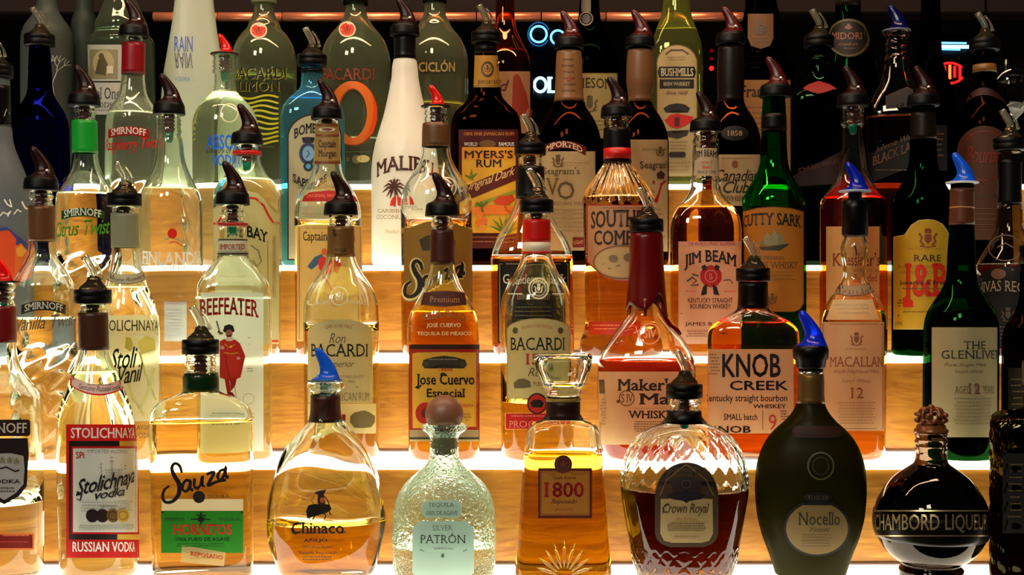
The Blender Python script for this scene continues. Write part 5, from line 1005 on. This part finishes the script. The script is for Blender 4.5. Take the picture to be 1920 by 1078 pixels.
def dark_rye(cx, label, lab_rect, inks, sleeve, pour, lean=0, top_=94, g=None, hw=60, liqc=(.45, .18, .06), **kw):
    b = B(4, cx, 'whisky_bottle', label, [(498, hw-4), (490, hw-1), (470, hw), (270, hw), (250, hw-3), (233, hw-9), (218, hw-17), (206, hw-25), (196, hw-30), (186, hw-33), (150, 25), (top_+1, 22), (top_, 20), (top_-2, 20)], g=g or BRG, lean=lean, liq=(262, liqc), **kw)
    b.band(top_+3, 192, sleeve, name='neck_sleeve'); b.pourer(pour, stem=False)
    return b
b = dark_rye(1067, 'brown whisky bottle with a cream label under a red arched banner', 0, 0, (.46, .33, .20), 'D', top_=94, hw=60)
b.ink([('f', 1052, 1080, 110, 180, 6, (.38, .22, .12)), ('o', 1066, 148, 4, 4, (.6, .15, .1))], off=.0009)
b.label('R', 1016, 1116, 284, 470, (.84, .74, .52), [('wreath', 1046, 302, 12, (.38, .26, .16)), ('t', "Seagram's", 1020, 1087, 314, 331, (.28, .24, .2), 's'), ('t', 'V', 1023, 1048, 334, 366, (.42, .34, .2), 's'), ('t', 'O', 1045, 1077, 340, 374, (.36, .28, .18), 's'), ('t', 'CANADIAN WHISKY', 1022, 1110, 378, 385, (.5, .4, .28), 's'), ('f', 1025, 1105, 392, 440, 6, (.55, .45, .32)), ('b', 1074, 1095, 445, 464, (.45, .14, .1)), ('t', 'LIGHT', 1076, 1093, 451, 458, (.85, .7, .5), 'b'), ('f', 1026, 1110, 304, 307, 1, (.6, .48, .34))])
b.label([(1014+84*u, 292-14*(1-(2*u-1)**2)) for u in np.linspace(0, 1, 13)]+[(1100-88*u, 276-12*(1-(2*u-1)**2)) for u in np.linspace(0, 1, 13)], 0, 0, 0, 0, (.45, .10, .08), [('t', 'IMPORTED', 1022, 1092, 277, 288, (.88, .75, .6), 'Bs', 12)], name='banner', lab='red arched banner with cream capitals')
b = dark_rye(1200, 'brown whisky bottle with a large red numeral and a crown on its cream label', 0, 0, (.40, .28, .18), 'D', top_=92, hw=54)
b.label('R', 1160, 1252, 262, 472, (.80, .68, .48), [('t', 'American Whiskey', 1202, 1250, 277, 284, (.5, .38, .25), 'k'), ('wreath', 1238, 284, 9, (.35, .28, .16)), ('t', "Seagram's", 1200, 1252, 302, 320, (.25, .2, .16), 'bs'), ('t', '7', 1224, 1249, 338, 381, (.58, .10, .07), 'Bs'), ('p', [(1233, 335), (1231, 326), (1236, 329), (1239, 320), (1242, 329), (1247, 326), (1245, 335)], (.25, .15, .12)), ('t', 'IN', 1216, 1226, 356, 362, (.4, .3, .2), ''), ('f', 1170, 1246, 392, 460, 8, (.5, .38, .26))])
b = dark_rye(1370, 'dark amber whisky bottle with a black oval seal above a cream script label', 0, 0, (.10, .07, .06), 'D', top_=86, hw=57, g=glass((.55, .30, .15)), liqc=(.75, .32, .10))
b.label('O', 1352, 1404, 236, 264, (.04, .035, .03), [('t', '1858', 1364, 1392, 245, 255, (.55, .45, .28), 'bs')], name='seal')
b.label('R', 1340, 1425, 290, 386, (.84, .74, .54), [('f', 1350, 1415, 296, 299, 1, (.5, .4, .25)), ('o', 1378, 308, 6, 7, (.5, .3, .18)), ('t', 'Canadian', 1340, 1420, 318, 340, (.12, .09, .08), 'k'), ('t', 'Club', 1356, 1404, 340, 362, (.12, .09, .08), 'k'), ('t', 'WHISKY', 1358, 1404, 367, 377, (.2, .15, .12), 's')])
b = B(4, 1535, 'whisky_bottle', 'square dark green bottle glowing red at its shoulder, with a slanted dark red label', [(498, 50), (490, 53), (200, 53), (182, 51), (172, 46), (160, 34), (150, 27), (140, 23), (130, 21), (122, 20), (120, 24), (112, 24), (106, 20), (98, 23), (90, 20)], n=4.5, dep=1, g=glass((.32, .48, .34)), liq=(168, (.28, .16, .06)))
b.pourer('B')
b.label([(1488, 330), (1584, 280), (1584, 344), (1488, 350)], 0, 0, 0, 0, (.15, .035, .03), [('t', 'JOHNNIE WALKER', 1496, 1580, 316, 328, (.30, .1, .07), 's', 0, 22), ('l', [(1488, 331), (1584, 281)], 2, (.5, .35, .2))], lab='slanted dark red label')
b.label([(1505, 166), (1516, 158), (1535, 152), (1556, 158), (1568, 166), (1550, 172), (1535, 176), (1520, 172)], 0, 0, 0, 0, (.62, .07, .04), [], lab='small dark red shoulder label with a red glow painted into its colour')  # red neon glow at the shoulder is put into this label's colour
b = B(4, 1681, 'whisky_bottle', 'square whisky bottle with a slanted black label, right of the green one glowing red', [(498, 54), (490, 57), (225, 57), (205, 54), (185, 47), (165, 38), (145, 30), (125, 25), (105, 22), (103, 19), (96, 22), (90, 19), (84, 22), (76, 19), (70, 20), (66, 25), (60, 25)], n=4.5, dep=1, g=glass((.90, .86, .82)), liq=(223, (.45, .16, .04)))
b.pourer('W')
b.label([(1661, 180), (1700, 163), (1712, 168), (1712, 200), (1690, 190), (1661, 204)], 0, 0, 0, 0, (.06, .025, .02), border=((.3, .18, .1), 1.2))
b.label([(1628, 290), (1738, 243), (1738, 300), (1628, 346)], 0, 0, 0, 0, (.03, .025, .025), [('t', 'Johnnie Walker', 1640, 1728, 277, 291, (.34, .27, .18), 'k', 0, 35), ('t', 'BLACK LABEL', 1636, 1732, 294, 312, (.38, .27, .2), 'Bs', 0, 38), ('f', 1640, 1725, 318, 322, 1, (.4, .33, .22)), ('l', [(1628, 330), (1738, 285)], 1.6, (.45, .34, .2)), ('l', [(1628, 290), (1738, 244)], 2.2, (.4, .27, .14))], lab='slanted black label')
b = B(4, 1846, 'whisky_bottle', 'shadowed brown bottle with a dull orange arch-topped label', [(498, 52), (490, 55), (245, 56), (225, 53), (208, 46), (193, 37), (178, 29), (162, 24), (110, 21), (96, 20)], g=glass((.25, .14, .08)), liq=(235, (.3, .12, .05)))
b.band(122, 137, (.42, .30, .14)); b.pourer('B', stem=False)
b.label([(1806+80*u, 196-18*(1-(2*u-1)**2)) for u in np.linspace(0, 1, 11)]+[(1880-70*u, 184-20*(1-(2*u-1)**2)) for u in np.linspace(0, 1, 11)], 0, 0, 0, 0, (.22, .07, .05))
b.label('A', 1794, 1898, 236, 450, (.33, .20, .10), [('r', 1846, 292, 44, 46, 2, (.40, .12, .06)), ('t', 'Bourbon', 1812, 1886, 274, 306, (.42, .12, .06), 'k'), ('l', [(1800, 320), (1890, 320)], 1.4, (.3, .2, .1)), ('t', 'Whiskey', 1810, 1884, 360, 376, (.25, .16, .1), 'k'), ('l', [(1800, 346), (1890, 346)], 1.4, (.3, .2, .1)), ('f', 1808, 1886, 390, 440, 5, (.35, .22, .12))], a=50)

# ================================================================== TOP STEP
b = B(5, 88, 'vodka_bottle', 'frosted grey bottle with a pale leafless tree drawn on it', [(351, 46), (342, 49), (90, 50), (68, 49), (52, 44), (40, 36), (30, 28), (20, 23), (10, 20), (-20, 18), (-30, 18)], g=frosted((.42, .47, .44), .55, .5), liq=None, yoff=-.012)
def branch(x, y, a, l, w, d, out, rnd):
    x1, y1 = x+l*math.cos(a), y-l*math.sin(a); out.append(('l', [(x, y), ((x+x1)/2+rnd.uniform(-2, 2), (y+y1)/2), (x1, y1)], w, (.66, .70, .64)))
    if d: [branch(x1, y1, a+da, l*.72, w*.72, d-1, out, rnd) for da in (-.55, .1, .6)]
br_ = []; branch(104, 190, 1.75, 34, 2.4, 3, br_, random.Random(3)); b.ink(br_, name='painting'); b.cap([(-28, 20), (-50, 20)], (.1, .1, .1))
b = B(5, 158, 'vodka_bottle', 'plain frosted bottle half hidden behind the one with the tree', [(351, 26), (342, 28), (80, 28), (62, 27), (46, 26), (32, 22), (20, 18), (-25, 17)], g=frosted((.34, .40, .36), .5, .5), liq=None, yoff=.034)
b.cap([(-23, 19), (-45, 19)], (.1, .1, .1))
b = B(5, 232, 'vodka_bottle', 'tall grey glass vodka bottle with a white picture label and black capitals', [(351, 60), (342, 62), (110, 63), (82, 63), (72, 58), (66, 52), (58, 50), (48, 50), (38, 46), (25, 40), (8, 33), (-8, 26), (-20, 22), (-40, 20)], g=brightened((.82, .86, .82)), lean=-6, yoff=-.006, liq=(60, (.92, .94, .9)))
b.label('R', 158, 228, 84, 152, (.78, .78, .72), [('b', 168, 221, 93, 148, (.48, .45, .32)), ('o', 194, 118, 20, 24, (.62, .58, .42)), ('p', [(178, 138), (184, 112), (194, 104), (202, 120), (198, 142)], (.30, .27, .18)), ('b', 200, 212, 124, 138, (.75, .72, .6)), ('o', 190, 106, 5, 6, (.32, .28, .18))])
b.label('R', 158, 228, 155, 215, (.78, .78, .74), [('t', 'Ketel One', 163, 226, 164, 186, INKB, 's'), ('t', 'VODKA', 178, 226, 192, 202, (.2, .2, .2), 's'), ('l', [(160, 189), (226, 189)], 1.2, (.4, .4, .4)), ('f', 166, 220, 206, 210, 1, (.4, .4, .4))])
b.cap([(-38, 22), (-60, 22)], (.1, .1, .1))
b = B(5, 364, 'vodka_bottle', 'tall tapering frosted square bottle with thin blue lettering', [(351, 63), (342, 65), (270, 65), (200, 62), (150, 58), (100, 50), (50, 42), (0, 36), (-60, 29), (-90, 26)], g=frosted((.92, .95, .90), .55, .4), n=4, liq=None, nneck=3.4)
b.ink([('t', 'RAIN', 327, 361, 68, 97, (.18, .28, .68), ''), ('t', 'RAIN', 327, 361, 128, 99, (.25, .27, .35), 'i'), ('t', 'VODKA', 327, 357, 144, 152, (.35, .50, .72), '')])
b.cap([(-88, 28), (-110, 28)], (.3, .3, .32))
bac = lambda hw, lx=0: [(351, hw-5), (342, hw-1), (330, hw), (120, hw), (98, hw-3), (80, hw-10), (65, hw-20), (52, hw-31), (42, 28), (33, 23), (22, 20), (0, 19), (-30, 19)]
GRY = brightened((.90, .92, .86))
b = B(5, 495, 'rum_bottle', 'clear rum bottle printed with wavy yellow lines and black capitals', bac(62), g=GRY, liq=(150, (.92, .93, .78)))
b.ink([('o', 485, 57, 16, 15, (.80, .72, .6)), ('o', 485, 57, 13.5, 12, (.72, .20, .10)), ('wreath', 485, 57, 7, (.5, .12, .08)), ('t', 'BACARDI', 440, 538, 127, 149, (.62, .62, .2), 's'), ('t', 'BACARDI', 439, 537, 126, 148, INKB, 's'), ('t', 'LIMÓN', 449, 525, 149, 172, (.62, .62, .2), 's'), ('t', 'LIMÓN', 448, 524, 148, 171, INKB, 's')]
    + [('l', [(450+dx, 182+9.5*k+3.2*math.sin(dx/11.+k*.5)) for dx in range(0, 76, 4)], 3.6, (.72, .72, .14)) for k in range(10)]+[('f', 462, 520, 275, 278, 1, (.4, .4, .2))])
b.cap([(8, 22), (6, 24), (-20, 24)], (.55, .58, .42), mat=paper((.62, .64, .5)))
b = B(5, 667, 'rum_bottle', 'clear rum bottle with a huge orange letter ring on its front', bac(66), g=GRY, liq=(265, (.95, .93, .85)))
O_ = [(661+36*math.cos(a), 212+53*math.sin(a)) for a in np.linspace(0, 2*math.pi, 49)]; WO = [13+5*abs(math.cos(a)) for a in np.linspace(0, 2*math.pi, 49)]
b.ink([('o', 651, 55, 16, 15, (.80, .72, .6)), ('o', 651, 55, 13.5, 12, (.72, .20, .10)), ('wreath', 651, 55, 7, (.5, .12, .08)), ('t', 'BACARDI', 606, 703, 128, 150, (.50, .17, .10), 's'), ('l', [(x+1, y+1) for x, y in O_], [w+3 for w in WO], (.50, .22, .06)), ('l', O_, WO, (.86, .42, .10)), ('l', [(699, 180), (704, 200), (703, 225), (696, 248), (684, 262)], [2, 6, 8, 8, 2], (.88, .28, .08)), ('t', 'ORANGE RUM', 646, 694, 275, 281, (.2, .16, .1), 's'), ('l', [(648, 285), (694, 285)], 1, (.5, .45, .3)), ('o', 669, 299, 9, 8, (.45, .40, .2)), ('o', 681, 298, 12, 7, (.78, .72, .45)), ('o', 652, 298, 3, 4, (.4, .35, .2))])
b.cap([(10, 22), (8, 24), (-20, 24)], (.05, .04, .04))
b = B(5, 815, 'rum_bottle', 'clear round-shouldered bottle with tan capitals, yellow light in its shoulder', bac(63), g=GRY, liq=(200, (.97, .86, .45)))
b.ink([('t', 'CICLÓN', 786, 854, 114, 137, (.20, .15, .06), 'B'), ('t', 'CICLÓN', 785, 853, 112, 135, (.68, .58, .34), 'B')]); b.cap([(6, 21), (4, 23), (-20, 23)], (.05, .04, .04))
b = B(5, 947, 'whisky_bottle', 'amber bottle whose cream label carries a red-brown turkey', [(351, 49), (342, 52), (330, 53), (150, 53), (125, 51), (105, 45), (88, 36), (72, 28), (58, 22), (40, 19), (0, 17), (-40, 17)], g=glass((.92, .74, .55)), liq=(100, (.85, .36, .12)))
b.label('R', 900, 994, 134, 250, (.74, .56, .38), [('p', [(962, 144), (968, 138), (974, 142), (972, 152), (978, 164), (988, 178), (992, 200), (980, 220), (966, 222), (960, 200), (964, 180), (968, 164), (964, 152)], (.55, .20, .12)), ('l', [(985, 190), (996, 210), (990, 230)], 5, (.45, .15, .1)), ('t', 'Wild', 905, 955, 150, 170, (.3, .16, .1), 'k')])
b.cap([(-38, 19), (-60, 19)], (.3, .05, .05))
b = B(5, 1105, 'whisky_bottle', 'dark green bottle with a cream label and small round neck seal, behind the brown bottles', [(351, 52), (342, 55), (330, 56), (140, 56), (118, 54), (98, 48), (82, 40), (68, 32), (55, 26), (40, 22), (0, 18), (-40, 17)], g=glass((.07, .13, .07)), liq=(120, (.3, .2, .08)))
b.ink([('r', 1099, 35, 12, 12, 2.5, (.42, .36, .26)), ('o', 1099, 35, 9, 9, (.13, .12, .09)), ('b', 1090, 1108, -8, 22, (.30, .27, .2))], name='neck_seal')
b.label('R', 1060, 1158, 137, 260, (.74, .68, .44), [('t', 'JAMESON', 1064, 1146, 149, 174, (.14, .13, .08), 's', 3), ('wreath', 1106, 195, 16, (.35, .32, .2)), ('f', 1070, 1150, 225, 250, 3, (.5, .45, .3))], border=((.6, .52, .25), 2))
b.cap([(-38, 19), (-60, 19)], (.1, .1, .08))
b = B(5, 1268, 'whisky_bottle', 'tall yellow-green bottle with a narrow arched label and black plaque', [(351, 47), (342, 49), (330, 50), (110, 50), (90, 48), (72, 43), (55, 37), (38, 31), (20, 27), (2, 25), (-20, 22), (-40, 21)], g=brightened((.90, .93, .62), .1), n=4, dep=.9, liq=(60, (.98, .92, .45)))
b.label('A', 1231, 1308, 84, 332, (.80, .72, .50), [('l', [(1248, 102), (1258, 94), (1280, 94), (1291, 102)], 3, (.28, .18, .12)), ('f', 1250, 1290, 106, 116, 2, (.55, .45, .3)), ('p', [(1236, 125), (1302, 125), (1305, 135), (1302, 146), (1236, 146), (1233, 135)], (.07, .06, .05)), ('t', 'BUSHMILLS', 1239, 1300, 128, 143, (.80, .75, .58), 'Bs'), ('p', [(1237, 149), (1301, 149), (1296, 157), (1301, 166), (1237, 166), (1242, 157)], (.12, .10, .08)), ('t', 'IRISH WHISKEY', 1244, 1294, 154, 161, (.75, .7, .5), 's'), ('t', 'Since 1608', 1248, 1290, 170, 177, (.4, .3, .2), 'k'), ('p', [(1244, 203), (1256, 196), (1270, 194), (1284, 196), (1294, 203), (1290, 211), (1270, 206), (1248, 211)], (.12, .09, .08)), ('p', [(1246, 226), (1256, 216), (1270, 213), (1284, 216), (1300, 219), (1296, 228), (1284, 236), (1270, 241), (1256, 238)], (.72, .12, .08)), ('b', 1265, 1274, 220, 236, (.3, .1, .08)), ('p', [(1248, 246), (1270, 252), (1292, 244), (1288, 254), (1270, 260), (1252, 256)], (.18, .14, .1)), ('f', 1248, 1292, 264, 282, 3, (.6, .5, .35)), ('p', [(1256, 285), (1284, 285), (1286, 290), (1284, 295), (1256, 295), (1254, 290)], (.15, .12, .1)), ('f', 1246, 1294, 302, 326, 4, (.6, .5, .35))], a=34, border=((.50, .40, .2), 1.8))
b.cap([(-38, 23), (-60, 23)], (.4, .32, .15))
DK = glass((.10, .07, .05))
b = B(5, 1428, 'liqueur_bottle', 'near-black bottle with a brown neck label and a cream script label low on its front', [(351, 56), (342, 59), (140, 60), (125, 56), (118, 50), (110, 46), (95, 44), (40, 36), (0, 27), (-30, 22)], g=DK, liq=(130, (.2, .1, .04)), n=3)
b.label([(1402, 26), (1450, 26), (1450, 72), (1444, 86), (1426, 92), (1408, 86), (1402, 72)], 0, 0, 0, 0, (.45, .31, .14), [('wreath', 1427, 54, 12, (.22, .16, .10)), ('f', 1412, 1442, 70, 80, 2, (.35, .24, .12))], name='neck_label')
b.label('R', 1386, 1482, 150, 330, (.68, .48, .26), [('t', 'Francisco', 1388, 1480, 160, 182, (.16, .08, .05), 'bs'), ('l', [(1390, 158), (1388, 180)], 3, (.6, .12, .08)), ('l', [(1387, 197), (1430, 182), (1482, 175)], 2.5, (.86, .80, .68)), ('f', 1394, 1476, 200, 300, 10, (.45, .32, .18))])
b.cap([(-28, 24), (-50, 24)], (.05, .04, .03))
b = B(5, 1590, 'liqueur_bottle', 'dark green bottle with a round black label ringed in gold', [(351, 56), (342, 59), (200, 60), (160, 58), (120, 52), (80, 42), (45, 30), (22, 24), (0, 23), (-30, 22)], g=glass((.08, .34, .16)), liq=(60, (.1, .5, .15)))
b.band(-6, 14, (.12, .10, .06))
b.label('O', 1551, 1632, 35, 107, (.03, .03, .02), [('r', 1591, 71, 37, 33, 1.6, (.35, .30, .12)), ('p', [(1583, 52), (1591, 44), (1599, 52), (1591, 56)], (.35, .2, .1)), ('t', 'MIDORI', 1560, 1616, 61, 74, (.45, .28, .18), 's'), ('t', 'melon', 1572, 1608, 79, 86, (.35, .25, .12), 'k'), ('f', 1578, 1606, 90, 94, 1, (.3, .2, .1))], border=((.30, .30, .10), 2))
b.cap([(-28, 24), (-50, 24)], (.05, .05, .04))
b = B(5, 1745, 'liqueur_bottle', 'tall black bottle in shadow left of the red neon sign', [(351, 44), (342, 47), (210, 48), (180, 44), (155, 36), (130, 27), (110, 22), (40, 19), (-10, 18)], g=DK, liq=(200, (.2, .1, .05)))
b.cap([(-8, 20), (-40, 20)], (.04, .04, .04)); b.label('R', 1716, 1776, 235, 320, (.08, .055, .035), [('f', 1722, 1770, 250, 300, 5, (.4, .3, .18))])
# stemmed glass on the right
k5 = cen(5)/F
gl = thing('wine_glass', 'empty stemmed glass standing in the shadow at the top right', 'glass', ((1890-960)*k5, cen(5), top(5)+.0002), 0)
K = [(.0003, .001), (34, .001), (34, .003), (8, .008), (4, .02), (4, .085), (8, .095), (24, .108), (33, .128), (35, .15), (30, .185), (29, .185), (34, .15), (32, .129), (22, .111), (.0003, .101)]
link('bowl', lathe([((r*.001 if r > .01 else r), z) for r, z in K], 40), glass((.9, .9, .88)), gl)
